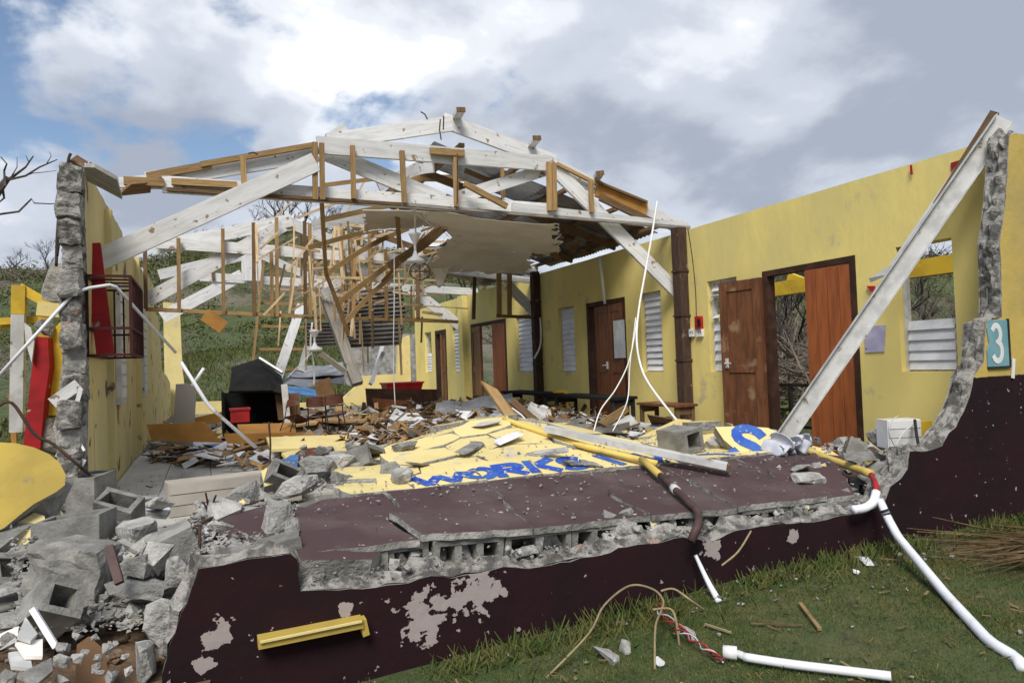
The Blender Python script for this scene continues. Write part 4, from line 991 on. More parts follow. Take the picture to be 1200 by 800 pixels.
def rand_mesh(name, n_, fn, mats, kind='stuff', lab=None, cat=None):
    """quads by the thousand: fn(i) gives four points"""
    vs = np.zeros((n_*4, 3)); fn(vs); me = bpy.data.meshes.new(name)
    me.vertices.add(n_*4); me.vertices.foreach_set('co', vs.ravel()); me.loops.add(n_*4); me.loops.foreach_set('vertex_index', np.arange(n_*4))
    me.polygons.add(n_); me.polygons.foreach_set('loop_start', np.arange(0, n_*4, 4)); me.polygons.foreach_set('loop_total', np.full(n_, 4))
    for m in mats: me.materials.append(m)
    me.update(calc_edges=True); me.validate()
    o = bpy.data.objects.new(name, me); COL.objects.link(o); tag(o, lab, cat, kind=kind); return o, me
def leafmat(name, c1, c2, sc_):
    return mat(name, c1, c2, sc_, .4, .62, .85, 0, coord='World', rnd=0)
M['brush1'] = leafmat('scrub_leaves', (.075, .105, .03), (.13, .13, .06), .8)
M['brush2'] = leafmat('dead_scrub', (.19, .16, .125), (.12, .10, .08), .8)
M['grass1'] = leafmat('grass_blades', (.055, .085, .019), (.115, .115, .036), 6)
M['grass2'] = leafmat('dry_grass', (.24, .20, .09), (.16, .135, .06), 9)
rng = np.random.default_rng(3)
def quads(vs, c, d, wd, ln):
    """long quads: base centre c, direction d, width wd, length ln, facing at random"""
    s = np.cross(d, rng.normal(size=d.shape)); s /= np.linalg.norm(s, axis=1)[:, None]+1e-9
    s *= wd[:, None]/2; tip = c + d*ln[:, None]
    vs[0::4] = c-s; vs[1::4] = c+s; vs[2::4] = tip+s*.25; vs[3::4] = tip-s*.25
# scrub over the hillside
for nm, mt, ncl, per, up, lab in (('hillside_scrub', 'brush1', 2800, 64, .5, 'green scrub covering the hillside behind the hall'), ('hillside_brushwood', 'brush2', 3400, 34, .8, 'grey dead brushwood over the hillside')):
    cs = []
    while len(cs) < ncl:
        az = rng.uniform(-25, 75); r = rng.uniform(30, 135) if rng.random() < .8 else rng.uniform(105, 130); x, y = r*sin(radians(az)), r*cos(radians(az))
        dens = mnoise.noise((x*.045, y*.045, 7 if nm == 'hillside_scrub' else 21))
        if dens < (-.05 if nm == 'hillside_scrub' else .02) - (r-30)*.002: continue
        cs.append((x, y, gz(x, y), (.5+rng.random()*.9)*(.5+r/110)))
    cs = np.array(cs); C_ = np.repeat(cs, per, axis=0); n_ = len(C_)
    def fn(vs):
        off = rng.normal(size=(n_, 3))*C_[:, 3:4]*np.array([.55, .55, .34]); off[:, 2] = np.abs(off[:, 2])
        d = rng.normal(size=(n_, 3)); d[:, 2] = np.abs(d[:, 2])*up+.1; d /= np.linalg.norm(d, axis=1)[:, None]
        k = C_[:, 3]; quads(vs, C_[:, :3]+off, d, k*(rng.uniform(.05, .14, n_) if up < .7 else rng.uniform(.02, .05, n_)), k*rng.uniform(.12, .34, n_)*(1 if up < .7 else 1.7))
    rand_mesh(nm, n_, fn, [M[mt]], lab=lab, cat='scrub')
# scrub and wreckage of branches close behind the openings of the right-hand wall
for nm, mt, n_, lab in (('yard_brushwood', 'brush2', 9000, 'tangle of dead branches in the yard beyond the doorways'), ('yard_scrub', 'brush1', 6000, 'low green scrub in the yard beyond the doorways')):
    az = np.radians(rng.uniform(38, 66, n_)); r = rng.uniform(13, 26, n_); x, y = r*np.sin(az), r*np.cos(az)
    z = np.array([gz(a, c) for a, c in zip(x, y)])
    hgt = 2.6 if mt == 'brush2' else .7
    def fn(vs):
        dn = np.array([mnoise.noise((a*.25, c*.25, 2)) for a, c in zip(x, y)])*.5+.5
        c = np.stack([x, y, z+rng.random(n_)*hgt*dn], 1); d = rng.normal(size=(n_, 3)); d[:, 2] = np.abs(d[:, 2])*.9; d /= np.linalg.norm(d, axis=1)[:, None]
        quads(vs, c, d, rng.uniform(.015, .05, n_) if mt == 'brush2' else rng.uniform(.05, .12, n_), rng.uniform(.3, 1.1, n_) if mt == 'brush2' else rng.uniform(.12, .3, n_))
    rand_mesh(nm, n_, fn, [M[mt]], lab=lab, cat='scrub')
# grass: in front of the wall, and behind the hall
def grass(name, n_, xr, yr, h, mt, wd, lab, dens, lean=.6):
    x = rng.uniform(*xr, n_*2); y = rng.uniform(*yr, n_*2)
    k = np.array([dens(a, c) for a, c in zip(x, y)]); keep = rng.random(n_*2) < k; x, y = x[keep][:n_], y[keep][:n_]; m_ = len(x)
    z = np.array([gz(a, c) for a, c in zip(x, y)])-.01
    tall = np.array([.65+.75*mnoise.noise((a*1.1, c*1.1, 5)) for a, c in zip(x, y)]).clip(.8, 1.5)
    def fn(vs):
        d = rng.normal(size=(m_, 3))*lean; d[:, 2] = 1; d /= np.linalg.norm(d, axis=1)[:, None]
        quads(vs, np.stack([x, y, z], 1), d, rng.uniform(.6, 1.3, m_)*wd, h*tall*rng.uniform(.5, 1.3, m_))
    rand_mesh(name, m_, fn, [M[mt]], lab=lab, cat='grass')
near = lambda a, c: (1.0 if mnoise.noise((a*1.7, c*1.7, 3)) > -.15 else .8) * (1 if (c < 3.17 or a > 9) else 0)
grass('grass', 190000, (.2, 7.2), (1.2, 3.19), .034, 'grass1', .0045, 'short green grass in front of the broken maroon wall', near, .7)
grass('dry_grass', 30000, (.2, 7.5), (1.2, 3.19), .035, 'grass2', .004, 'dry straw-coloured blades through the front grass', near, 1.6)
edge = lambda a, c: (1 if mnoise.noise((a*1.4, 1.0, 3)) > -.1 else .2) * (1 if c > 3.0-.15*abs(mnoise.noise((a*3, 2, 2))) else .12)
grass('weeds', 5000, (.9, 8.5), (2.75, 3.18), .11, 'grass1', .011, 'taller green weeds along the foot of the front wall', edge, .7)
grass('meadow', 30000, (-6, 12), (21.5, 46), .26, 'grass1', .05, 'rough green meadow behind the low back wall', lambda a, c: .5+.5*mnoise.noise((a*.3, c*.3, 1)), .6)
grass('side_grass', 9000, (-7, -1.25), (7, 21), .22, 'grass1', .018, 'rough grass outside the left side wall', lambda a, c: .6, .6)
grass('yard_grass', 14000, (7.9, 24), (1, 20), .14, 'grass1', .025, 'green grass in the yard outside the right wall', lambda a, c: .6, .6)

# ---------------------------------------------------------------- leaning timbers, pipes, wires
def tubes(name, mt, pts, r, lab, cat, group=None, n=8, parent=None, sm=True, r1=None, stiff=False):
    k = []
    for a in pts: k.append(V(a) if len(a) == 3 and not isinstance(a, tuple) else a)
    c = MB(); P_ = [p for p in k]
    # a smooth curve through the points
    out = []
    for i in range(len(P_)-1):
        p0, p1, p2, p3 = P_[max(i-1, 0)], P_[i], P_[i+1], P_[min(i+2, len(P_)-1)]
        if stiff:
            out += [p1.lerp(p0, min(.4, .03/(p1-p0).length)), p1.lerp(p2, min(.4, .03/(p2-p1).length))] if i else [p1]; continue
        for s in range(5 if len(P_) > 2 else 1):
            t = s/5; out.append(.5*((2*p1) + (p2-p0)*t + (2*p0-5*p1+4*p2-p3)*t*t + (3*p1-p0-3*p2+p3)*t*t*t))
    out.append(P_[-1]); c.tube(out, r, n, r1=r1)
    o = c.obj(name, M[mt], parent, smooth=sm)
    return tag(o, lab, cat, group) if parent is None else o
def bars(name, mt, p0, p1, w_, t_, lab, cat, nrm=(0, 1, 0), group=None, cut=(0, 0)):
    c = MB(); c.bar(p0, p1, w_, t_, nrm, 0, *cut); return tag(c.obj(name, M[mt]), lab, cat, group)
lb = thing('leaning_beam', 'long pale grey steel beam leaning on the wall corner past the open window', 'beam', tuple(at(917, 515, y=4.62)))
pa, pb_ = at(918, 514, y=4.62), at(1177, 139, y=3.30); nb = V((-.55, -.83, .1))
c = MB(); c.bar(pa, pb_, .135, .006, nb); c.obj('web', M['greymetal'], lb)
dd = (pb_-pa).normalized(); nn = (nb-dd*nb.dot(dd)).normalized(); qq = dd.cross(nn)
for s in (-1, 1):
    c = MB(); c.bar(pa+qq*s*.071+nn*.012, pb_+qq*s*.071+nn*.012, .007, .055, nn); c.obj('flange', M['greymetal'], lb)
c = MB(); c.hexa([at(1018, 326, y=4.2), at(1020, 331, y=4.2), at(1020, 331, y=4.23), at(1018, 326, y=4.23), at(1046, 309, y=4.0), at(1046, 320, y=4.0), at(1046, 320, y=4.03), at(1046, 309, y=4.03)]); c.obj('end_plate', M['greymetal'], lb)
bars('leaning_timber', 'whitewood', at(1040, 322, x=5.72), at(1139, 176, x=5.84), .05, .05, 'thin white batten lying along the upper side of the leaning steel beam', 'timber')
bars('leaning_timber', 'darkwood', at(1098, 240, x=5.76), at(1166, 131, x=5.86), .05, .05, 'dark red brown timber sticking up beside the top of the leaning beam', 'timber')
bars('steel_channel', 'greymetal', on_slab(640, 502, .10), on_slab(852, 546, .06), .11, .045, 'long grey white channel lying across the fallen yellow slab', 'beam', (0, 0, 1))
c = MB(); q0, q1 = on_slab(640, 502, .10), on_slab(852, 546, .06); c.bar(q1+(q1-q0).normalized()*.001, q1+(q1-q0).normalized()*.02, .095, .035, (0, 0, 1))
tag(c.obj('timber_plug', M['darkwood']), 'dark timber end showing in the mouth of the lying channel', 'timber')
tubes('pipe', 'yellowpipe', [on_slab(590, 491, .03), on_slab(680, 521, .04), on_slab(770, 543, .035)], .024, 'long yellow pipe lying down the ridge of the fallen slab', 'pipe')
pp = thing('pipe', 'broken pipe, yellow at the top and maroon below, bent over the slab edge', 'pipe', tuple(at(752, 538, y=4.5)))
tubes('pipe_length', 'yellowpipe', [on_slab(752, 538, .05), on_slab(774, 557, .05)], .027, '', '', parent=pp)
tubes('pipe_length', 'brownpipe', [on_slab(774, 557, .05), on_slab(797, 579, .05), at(818, 599, y=3.28), at(819, 612, y=3.12), at(810, 634, y=3.10)], .024, '', '', parent=pp, stiff=True)
tubes('pipe_joint', 'greymetal', [on_slab(789, 571, .05), on_slab(793, 575, .05)], .030, '', '', parent=pp)
tubes('pipe', 'yellowpipe', [at(924, 519, y=4.55), at(970, 537, y=4.1), at(1021, 555, y=3.45)], .030, 'straight yellow pipe pointing out past the broken wall edge', 'pipe')
wp = thing('drain_pipe', 'white plastic pipe running from the broken wall edge down onto the grass', 'pipe', tuple(at(1031, 588, y=3.12)))
tubes('pipe_length', 'pvc', [at(1031, 586, y=3.12), at(1040, 606, y=3.04), at(1052, 628, y=2.9), at(1110, 698, y=2.33), at(1160, 752, z=-.20), at(1176, 762, z=-.20), at(1192, 771, z=-.21), at(1200, 783, z=-.21)], .026, '', '', parent=wp, stiff=True)
for v_ in (0, .5): tubes('clamp', 'blackmetal', [at(1036.5+v_*5, 597+v_*8, y=3.055-.02*v_), at(1037.5+v_*5, 599+v_*8, y=3.05-.02*v_)], .029, '', '', parent=wp)
we = thing('pipe_elbow', 'white curved pipe elbow at the broken wall edge with a red sleeve', 'pipe', tuple(at(1026, 580, y=3.14)))
tubes('bend', 'pvc', [at(1000, 597, y=3.12), at(1013, 595, y=3.12), at(1023, 588, y=3.13), at(1027, 576, y=3.15)], .028, '', '', parent=we)
tubes('sleeve', 'red', [at(1021, 556, y=3.44), at(1026, 566, y=3.25), at(1027, 577, y=3.15)], .018, '', '', parent=we)
gw = lambda u, v, h=0: (lambda p: V((p.x, p.y, gz(p.x, p.y)+h)))(at(u, v, z=-.25))
gp = thing('buried_pipe', 'white pipe lying in the grass at the bottom with its coupling', 'pipe', tuple(gw(860, 770)))
tubes('pipe_length', 'pvc', [gw(872, 774, .035), gw(930, 785, .035), gw(1045, 804, .035)], .019, '', '', parent=gp)
tubes('coupling', 'white', [gw(848, 769, .04), gw(864, 771, .04)], .030, '', '', parent=gp); tubes('neck', 'greymetal', [gw(864, 771, .04), gw(873, 774, .036)], .017, '', '', parent=gp)
tw = thing('wire_bundle', 'twisted red and white wires coming out of the grass pipe', 'wires', tuple(gw(800, 750)))
for k in range(4):
    P_ = []
    for i in range(19):
        s = i/18; u = 771+77*s; v_ = 716+52*(s**.72); q = gw(u, v_+8, 0); q.z += .03+.05*(1-s)+(.008+.012*(1-s))*cos(i*(.8+.13*k)+k*1.6); q.x += (.008+.014*(1-s))*sin(i*(.8+.13*k)+k*1.6); P_.append(q)
    tubes('wire', 'copper' if k < 2 else ('cloth' if k == 2 else 'steel'), P_, .0038, '', '', parent=tw, n=5)
for lab, pts in (('thin pale vine arching up from the wires over the maroon wall', [gw(640, 778), at(690, 742, y=2.85), at(708, 709, y=2.95), at(738, 686, y=3.05), at(765, 690, y=3.0), at(777, 703, y=2.9), at(775, 715, y=2.8), at(768, 735, y=2.7), gw(767, 775)]),
                 ('short looped vine beside the red wires', [at(765, 714, y=2.8), at(785, 713, y=2.8), at(792, 726, y=2.75), gw(796, 752)]), ('brown twig sticking out from the broken wall top', [at(846, 662, y=2.95), at(865, 646, y=3.0), at(880, 622, y=3.12)]),
                 ('fine grey twig bent against the wall foot', [at(775, 692, y=2.95), at(790, 690, y=2.98), at(808, 702, y=2.9), gw(826, 716)])):
    tubes('vine', 'vine', pts, .006, lab, 'vine', n=5)
tubes('pipe_stub', 'pvc', [at(815, 650, y=3.15), at(829, 680, y=3.08), gw(843, 708, .0)], .010, 'split white pipe leaning on the maroon wall foot', 'pipe', r1=.020)
yl = thing('window_ledge', 'broken yellow ledge sticking out of the maroon wall', 'ledge', tuple(at(363, 738, y=3.12)))
for u0, v0, u1, v1, w_, t_ in ((302, 752, 424, 727.5, .040, .07), ):
    c = MB(); c.bar(at(u0, v0, y=3.165), at(u1, v1, y=3.165), w_, t_, (0, 1, 0)); c.obj('ledge', M['mustard'], yl)
c = MB(); c.bar(at(424, 724, y=3.17), at(428, 742, y=3.17), .03, .06, (0, 1, 0)); c.obj('bracket', M['mustard'], yl)
c = MB(); c.bar(at(304, 748.5, y=3.16), at(422, 724.5, y=3.16), .008, .085, (0, 1, 0)); c.obj('lip', M['yellow_old'], yl)
# conduits and cables in the hall
CW = 'white conduits hanging from the nearest truss'
tubes('conduit', 'white', [at(770, 236, y=7.4), at(764, 275, y=7.35), at(756, 320, y=7.3), at(749, 360, y=7.2), at(746, 395, y=7.1), at(750, 425, y=7.0), at(762, 452, y=6.8), at(799, 500, y=6.3)], .014, 'thick white conduit hanging down in front of the louvre window', 'conduit', CW)
tubes('conduit', 'white', [at(748, 365, y=7.2), at(738, 420, y=7.0), at(722, 455, y=6.8), at(704, 480, y=6.6), at(695, 508, y=6.5)], .008, 'thin white cable branching left before the poster door', 'cable', CW)
tubes('conduit', 'white', [at(745, 372, y=7.22), at(738, 430, y=7.1), at(735, 470, y=6.9), at(718, 505, y=6.7)], .007, 'thin white cable hanging straighter to the slab edge', 'cable', CW)
tubes('conduit', 'white', [at(703, 300, y=9.4), at(709, 356, y=9.4)], .025, 'short white conduit hanging over the poster door', 'conduit', CW)
tubes('cable', 'white', [at(633, 372, y=11.8), at(634, 395, y=11.8), at(632, 408, y=11.8), at(626, 420, y=11.8)], .018, 'curled white cable on the far timber post', 'cable')
tubes('cable', 'white', [at(462, 296, y=9), at(462, 350, y=9), at(461, 420, y=9), at(463, 475, y=9)], .007, 'fine white string hanging to the pale foam pieces', 'cable')
tubes('cable', 'white', [at(366, 378, y=9), at(364, 405, y=9), at(368, 430, y=9), at(368, 452, y=9)], .012, 'white cable hanging by the fallen fan', 'cable')
tubes('cable', 'steel', [at(806, 268, y=7.0), at(811, 300, y=7.1), at(815, 340, y=7.15), at(816, 372, y=7.2)], .006, 'thin brown wire running down to the red switch box', 'wire')
tubes('cable', 'blackmetal', [at(1131, 480, y=3.25), at(1115, 500, y=3.5), at(1096, 520, y=3.6), at(1078, 524, y=3.75), at(1072, 492, y=3.9)], .012, 'dark cable drooping from the broken wall to the white box', 'cable')
tubes('cable', 'steel', [at(900, 480, y=6.2), at(902, 460, y=6.0)], .006, 'bit of wire by the door', 'wire') if False else None
# left: white pipes propped on the grille
LP_ = 'white pipes propped at the left wall'
tubes('pipe', 'pvc', [at(-12, 452, y=6.3), at(84, 346, y=6.3)], .013, 'white pipe slanting down to the left edge from the grille', 'pipe', LP_)
tubes('pipe', 'pvc', [at(84, 346, y=6.3), at(100, 338, y=6.32), at(133, 333, y=6.4), at(206, 413, y=6.9)], .013, 'white pipe bent over the top of the rusty grille', 'pipe', LP_, stiff=True)
tubes('pipe', 'pvc', [at(212, 424, y=6.9), at(245, 476, y=6.95), at(300, 524, y=7.0)], .017, 'white pipe slanting to the floor before the black cabinet', 'pipe', LP_, stiff=True)
tubes('pipe', 'pvc', [at(225, 452, y=7.1), at(239, 431, y=7.1)], .015, 'short white pipe crossing the slanting one', 'pipe', LP_)
tubes('pipe', 'greymetal', [at(268, 513, z=.10), at(310, 529, z=.10), at(370, 528, z=.16), at(460, 515, z=.22), at(474, 512, z=.22)], .035, 'grey pipe lying along the debris behind the red brown seat', 'pipe')

# ---------------------------------------------------------------- things on the right wall
c = MB(); p = at(1168, 400, y=YF-.008)
pq = thing('number_plaque', 'teal plaque with a white numeral 3 at the broken wall corner', 'plaque', tuple(p))
x0, x1, z0, z1 = at(1155, 400, y=YF).x, at(1180, 400, y=YF).x, at(1168, 429, y=YF).z, at(1168, 375, y=YF).z
c = MB(); c.plate([(x0, YF-.003, z0), (x1, YF-.003, z0), (x1, YF-.003, z1), (x0+.03, YF-.003, z1), (x0+.01, YF-.003, z1-.06), (x0+.03, YF-.003, (z0+z1)/2), (x0, YF-.003, z0+.12)], (0, -.006, 0)); c.obj('panel', M['teal'], pq)
c = MB(); c.bar((x0, YF-.008, z0-.008), (x1+.012, YF-.008, z0-.008), .014, .016, (0, 1, 0)); c.bar((x1+.008, YF-.0085, z0), (x1+.008, YF-.0085, z1+.01), .014, .016, (0, 1, 0)); c.obj('border', M['blackmetal'], pq)
c = MB(); cx_, cz_ = (x0+x1)/2-.012, (z0+z1)/2; hh = (z1-z0)*.40
g3 = arc(0, .5, .58, .46, 150, -80, 10) + arc(0, -.42, .68, .54, 80, -150, 12)
for k, qd in enumerate(stroke_quads([(cx_+a*.085, cz_+b_*hh) for a, b_ in g3], .042)):
    i0 = c.add([(u, YF-.010-k*.00012, v_) for u, v_ in qd]); c.face(range(i0, i0+4))
c.obj('numeral', M['white'], pq)
wl = lambda u, v, d=.01: at(u, v, x=XR-d)
def patch(name, mt, q, lab, cat, d=.012, th=.008):
    c = MB(); P_ = [wl(u, v, d) for u, v in q]; c.plate(P_, (th, 0, 0)); return tag(c.obj(name, M[mt]), lab, cat)
patch('lilac_poster', 'lilac', [(1013, 382), (1037, 381), (1036, 412), (1014, 413)], 'lilac paper notice on the yellow wall between door and window', 'notice')
patch('red_square', 'red', [(1114, 191), (1145, 181), (1146, 206), (1116, 216)], 'square red painted panel high on the wall behind the leaning beam', 'panel')
patch('red_tag', 'red', [(1066, 194), (1068, 193), (1069, 204), (1067, 205)], 'small red tag hanging from the wall top', 'tag', .03, .01)
patch('red_rag', 'red', [(1015, 335), (1024, 335), (1024, 343), (1020, 341)], 'scrap of red cloth beside the leaning beam end', 'rag', .03, .02)
sb = thing('switch_box', 'small red electrical box on the yellow wall by the timber post', 'switch', tuple(wl(819, 378)))
c = MB(); c.box(wl(819, 378, .03), (.06, .10, .17)); c.obj('case', M['brightred'], sb)
c = MB(); c.box(wl(819, 378, .064), (.008, .06, .10)); c.obj('cover', M['darkred'], sb)
so_ = thing('socket_plate', 'pair of white sockets under the red electrical box', 'socket', tuple(wl(816, 390)))
for u in (810, 820):
    c = MB(); c.box(wl(u, 390, .02), (.04, .115, .10)); o = c.obj('plate', M['white'], so_)
    for k in (-.02, .02):
        d = MB(); q = wl(u, 389, .042); q.y += k; d.box(q, (.006, .012, .03)); d.obj('slot', M['blackmetal'], o)
c = MB(); c.bar(at(1188, 420, y=3.19), at(1187, 443, y=3.19), .03, .008, (0, 1, 0)); tag(c.obj('paint_scrap', M['white']), 'white strip of peeled paint beside the teal plaque', 'strip')

# ---------------------------------------------------------------- left side: grille, exposed steel, wreck of the next building
gr = thing('window_grille', 'dark rusty red cage grille fixed to the end of the side wall', 'grille', (XL, 6.9, 1.27))
X0, X1, Y0, Y1, Z0, Z1 = XL+.01, XL+.34, 6.45, 7.55, 1.28, 1.93
X1 = -.56
c = MB()
for x in (X0, X1):
    for y in (Y0, Y1): c.bar((x, y, Z0), (x, y, Z1), .022, .022)
for z_ in (Z0, Z1, Z0+.22):
    for x in (X0, X1): c.bar((x, Y0, z_), (x, Y1, z_), .02, .02, (1, 0, 0))
    for y in (Y0, Y1): c.bar((X0, y, z_), (X1, y, z_), .02, .02, (0, 1, 0))
c.obj('frame', M['darkred'], gr)
for k in range(1, 8):
    y = Y0+(Y1-Y0)*k/8; c = MB(); c.bar((X1, y, Z0), (X1, y, Z1), .016, .016); c.obj('bar', M['darkred'], gr)
for k in range(1, 4):
    x = X0+(X1-X0)*k/4; c = MB(); c.bar((x, Y1, Z0), (x, Y1, Z1), .016, .016); c.obj('bar', M['darkred'], gr)
for k in range(4):
    c = MB(); y = Y0+.1+k*.25; c.bar((X0, y, Z1+.012), (X1, y, Z1+.012), .014, .014); c.obj('bar', M['darkred'], gr)
RB = 'rusty rods sticking out of the end of the side wall'
for lab, pts in (('outermost bent rusty rod beside the wall end', [(66, 312), (67, 280), (69, 252), (70, 238), (77, 222), (79, 200)]), ('middle bent rod beside the wall end', [(67, 300), (71, 270), (75, 250), (78, 225), (80, 190), (83, 180)]), ('innermost straight rod along the wall end', [(75, 318), (76, 280), (78, 250), (79, 215)])):
    tubes('steel_rod', 'steel', [at(u, v, y=6.45) for u, v in pts], .012, lab, 'rod', RB, n=5)
tubes('steel_rod', 'steel', [at(70, 210, y=6.45), at(78, 222, y=6.45)], .011, 'short rod crossing at the top of the wall end', 'rod', RB, n=5)
for i, (a, c) in enumerate((((67, 281), (76, 286)), ((70, 240), (78, 247)), ((69, 262), (78, 268)))): tubes('tie_wire', 'steel', [at(*a, y=6.45), at(*c, y=6.45)], .006, ('lowest', 'highest', 'middle')[i] + ' tie wire across the rods at the wall end', 'tie', RB, n=4)
bars('eave_board', 'greywood', at(90, 193, y=6.5), at(140, 220, y=6.7), .16, .05, 'grey broken eave board lying on top of the side wall', 'board', (0, .5, .7), cut=(.6, -.5))
bars('eave_board', 'darkwood', at(84, 190, y=6.55), at(97, 198, y=6.55), .11, .10, 'dark stub of eave timber on the wall top', 'board', (0, .5, .7))
bars('eave_board', 'darkwood', at(104, 193, y=6.9), at(136, 212, y=6.9), .05, .03, 'dark splinter of eave timber curling up off the wall top', 'board', (0, .5, .7))
bars('eave_board', 'darkwood', at(145, 222, y=7.5), at(176, 219, y=7.6), .12, .03, 'split dark board end drooping from the nearest truss', 'board', (0, .6, .6), cut=(.5, 0))
tubes('wire', 'steel', [at(-5, 478, y=5.2), at(14, 472, y=5.2), at(40, 508, y=5.2), at(62, 520, y=5.2), at(92, 545, y=5.2), at(105, 556, y=5.3)], .010, 'black wire sagging across the fallen yellow panel', 'wire')
# neighbouring wreck
bars('post', 'greymetal', at(20, 506, y=8.2), at(22, 368, y=8.2), .11, .11, 'grey post of the wrecked building next door', 'post')
bars('post', 'yellow_out', at(22.3, 368.5, y=8.2), at(23, 335, y=8.2), .115, .115, 'yellow head of the grey post next door', 'post')
NB = 'yellow bars of the wreck next door'
bars('yellow_bar', 'yellow_out', at(23, 337, y=8.2), at(58, 357, y=8.2), .09, .08, 'slanting yellow bar from the grey post head', 'bar', group=NB)
bars('yellow_bar', 'yellow_out', at(-6, 377, y=8.3), at(48, 374, y=8.3), .07, .07, 'level yellow bar behind the grey post', 'bar', group=NB)
bars('yellow_bar', 'yellow_out', at(-6, 387, y=8.35), at(24, 379, y=8.35), .035, .05, 'thin yellow bar below the level one', 'bar', group=NB)
bars('yellow_bar', 'yellow_out', at(52, 362, y=8.0), at(52, 395, y=8.0), .09, .08, 'short upright yellow bar before the stained pier', 'bar', group=NB)
bars('yellow_bar', 'orange', at(13, 462, y=8.5), at(17, 520, y=8.5), .045, .05, 'thin ochre stake left of the red slab', 'bar', group=NB)
c = MB(); hull(c, at(66, 332, y=7.6), (.26, .25, .42), 24, rz=.1, tilt=.05); tag(c.obj('brick_pier', M['concrete']), 'stained broken masonry pier top behind the side wall', 'pier')
c = MB(); c.bar(at(66, 356, y=7.65), at(64, 372, y=7.65), .26, .2); tag(c.obj('brick_pier', M['yellow_old']), 'yellow painted middle of the broken pier', 'pier')
bars('brown_post', 'orange', at(78, 330, y=6.9), at(79, 282, y=6.9), .05, .06, 'ochre timber strip behind the broken wall end', 'strip')
c = MB(); c.plate([at(u, v, y=7.0) for u, v in ((42, 394), (56, 396), (58, 430), (52, 470), (47, 526), (27, 524), (34, 460))], (.02, .10, 0)); tag(c.obj('red_slab', M['red']), 'tall red painted slab leaning beside the yellow one', 'slab')
c = MB(); hull(c, at(52, 384, y=7.1), (.17, .15, .16), 18); tag(c.obj('concrete_lump', M['rubble']), 'raw concrete top of the leaning red slab', 'lump')
c = MB(); c.plate([at(u, v, y=7.1) for u, v in ((60, 388), (72, 376), (82, 380), (83, 398), (75, 402), (66, 486), (48, 488), (54, 440))], (.02, .10, 0)); tag(c.obj('yellow_slab', M['yellow_out']), 'tall deep yellow slab beside the red one', 'slab')
c = MB(); c.plate([at(u, v, y=6.75) for u, v in ((75, 402), (84, 395), (98, 392), (104, 470), (106, 560), (92, 592), (74, 560), (62, 500), (66, 486))], (.03, .05, 0)); tag(c.obj('grey_sheet', M['concrete']), 'grey cement sheet standing against the end of the side wall', 'sheet')
c = MB(); c.plate([at(u, v, y=6.95) for u, v in ((28, 378), (36, 384), (40, 400), (37, 425), (30, 400))], (.0, .04, 0)); tag(c.obj('grey_sheet', M['greymetal']), 'bent grey metal scrap beside the grey post', 'sheet')
c = MB(); hull(c, at(56, 510, y=7.2), (.36, .3, .42), 22, tilt=.1); tag(c.obj('masonry_stub', M['concrete']), 'brown grey masonry stub at the foot of the red slab', 'masonry')
WS = 'white strips hanging by the broken wall end'
for lab, a, c_, w_ in (('short wide white board end sticking out left of the wall end', (61, 472), (92, 450), .085), ('long white strip standing behind the wire', (76, 520), (95, 455), .03), ('bent pair of white strips below the board end', (73, 585), (98, 538), .04), ('thin white strip leaning at the wall foot', (82, 540), (93, 475), .03), ('narrow white strip crossing the grey sheet', (90, 512), (99, 528), .018), ('white strip farthest left below the board end', (66, 535), (86, 490), .02)):
    bars('white_strip', 'whitewood', at(*a, y=6.2), at(*c_, y=6.15), w_, .012, lab, 'strip', group=WS)
# fallen yellow panel with a rounded edge at the left edge
c = MB(); q = [(-40, 518), (0, 518), (18, 519), (40, 524), (58, 532), (70, 542), (77, 556), (76, 568), (66, 576), (40, 590), (22, 604), (5, 618), (-40, 640)]
c.plate([at(u, v, y=4.9+.004*(560-v)) for u, v in q], (-.02, .11, -.06), 0, 1); tag(c.obj('fallen_slab', [M['mustard'], M['concrete']]), 'large fallen yellow panel with a rounded broken edge', 'panel')

# ---------------------------------------------------------------- rubble
md = MB(); ks = 40       # bank of soil and broken masonry at the left corner
def bank(x, y): 
    h = gz(x, y)*.9 + .30*smooth(2.2, 4.0, y)*smooth(.3, -.3, x) + .25*smooth(-1.0, -2.2, x)*smooth(2.5, 5, y)
    return h + .05*mnoise.noise((x*3, y*3, 2)) + .03*mnoise.noise((x*9, y*9, 2))
md.v = [V((-4.5+4.9*i/ks, 1.6+5.0*j/ks, min(bank(-4.5+4.9*i/ks, 1.6+5.0*j/ks), -.13 if -1.0 < -4.5+4.9*i/ks and 1.6+5.0*j/ks > 3.9 else 9))) for j in range(ks+1) for i in range(ks+1)]
for j in range(ks):
    for i in range(ks): md.face((j*(ks+1)+i, j*(ks+1)+i+1, (j+1)*(ks+1)+i+1, (j+1)*(ks+1)+i))
tag(md.obj('soil_bank', M['soil'], smooth=True, org=V((0, 0, 0))), kind='structure')
def D(x, y): return .03+.20*smooth(6.8, 9, y)*smooth(-.6, 1.4, x) + .16*smooth(1.2, 2.4, x)*smooth(5.8, 7.5, y) - .14*smooth(4.6, 5.6, x)*smooth(7, 9, y)
def on_debris(u, v, lift=0):
    z_ = .1
    for _ in range(12):
        p = at(u, v, z=z_)
        if p.y > 18 or p.y < 0: z_ -= .05; continue
        z_ = .5*z_ + .5*D(p.x, p.y)
    return at(u, v, z=z_) + V((0, 0, lift))
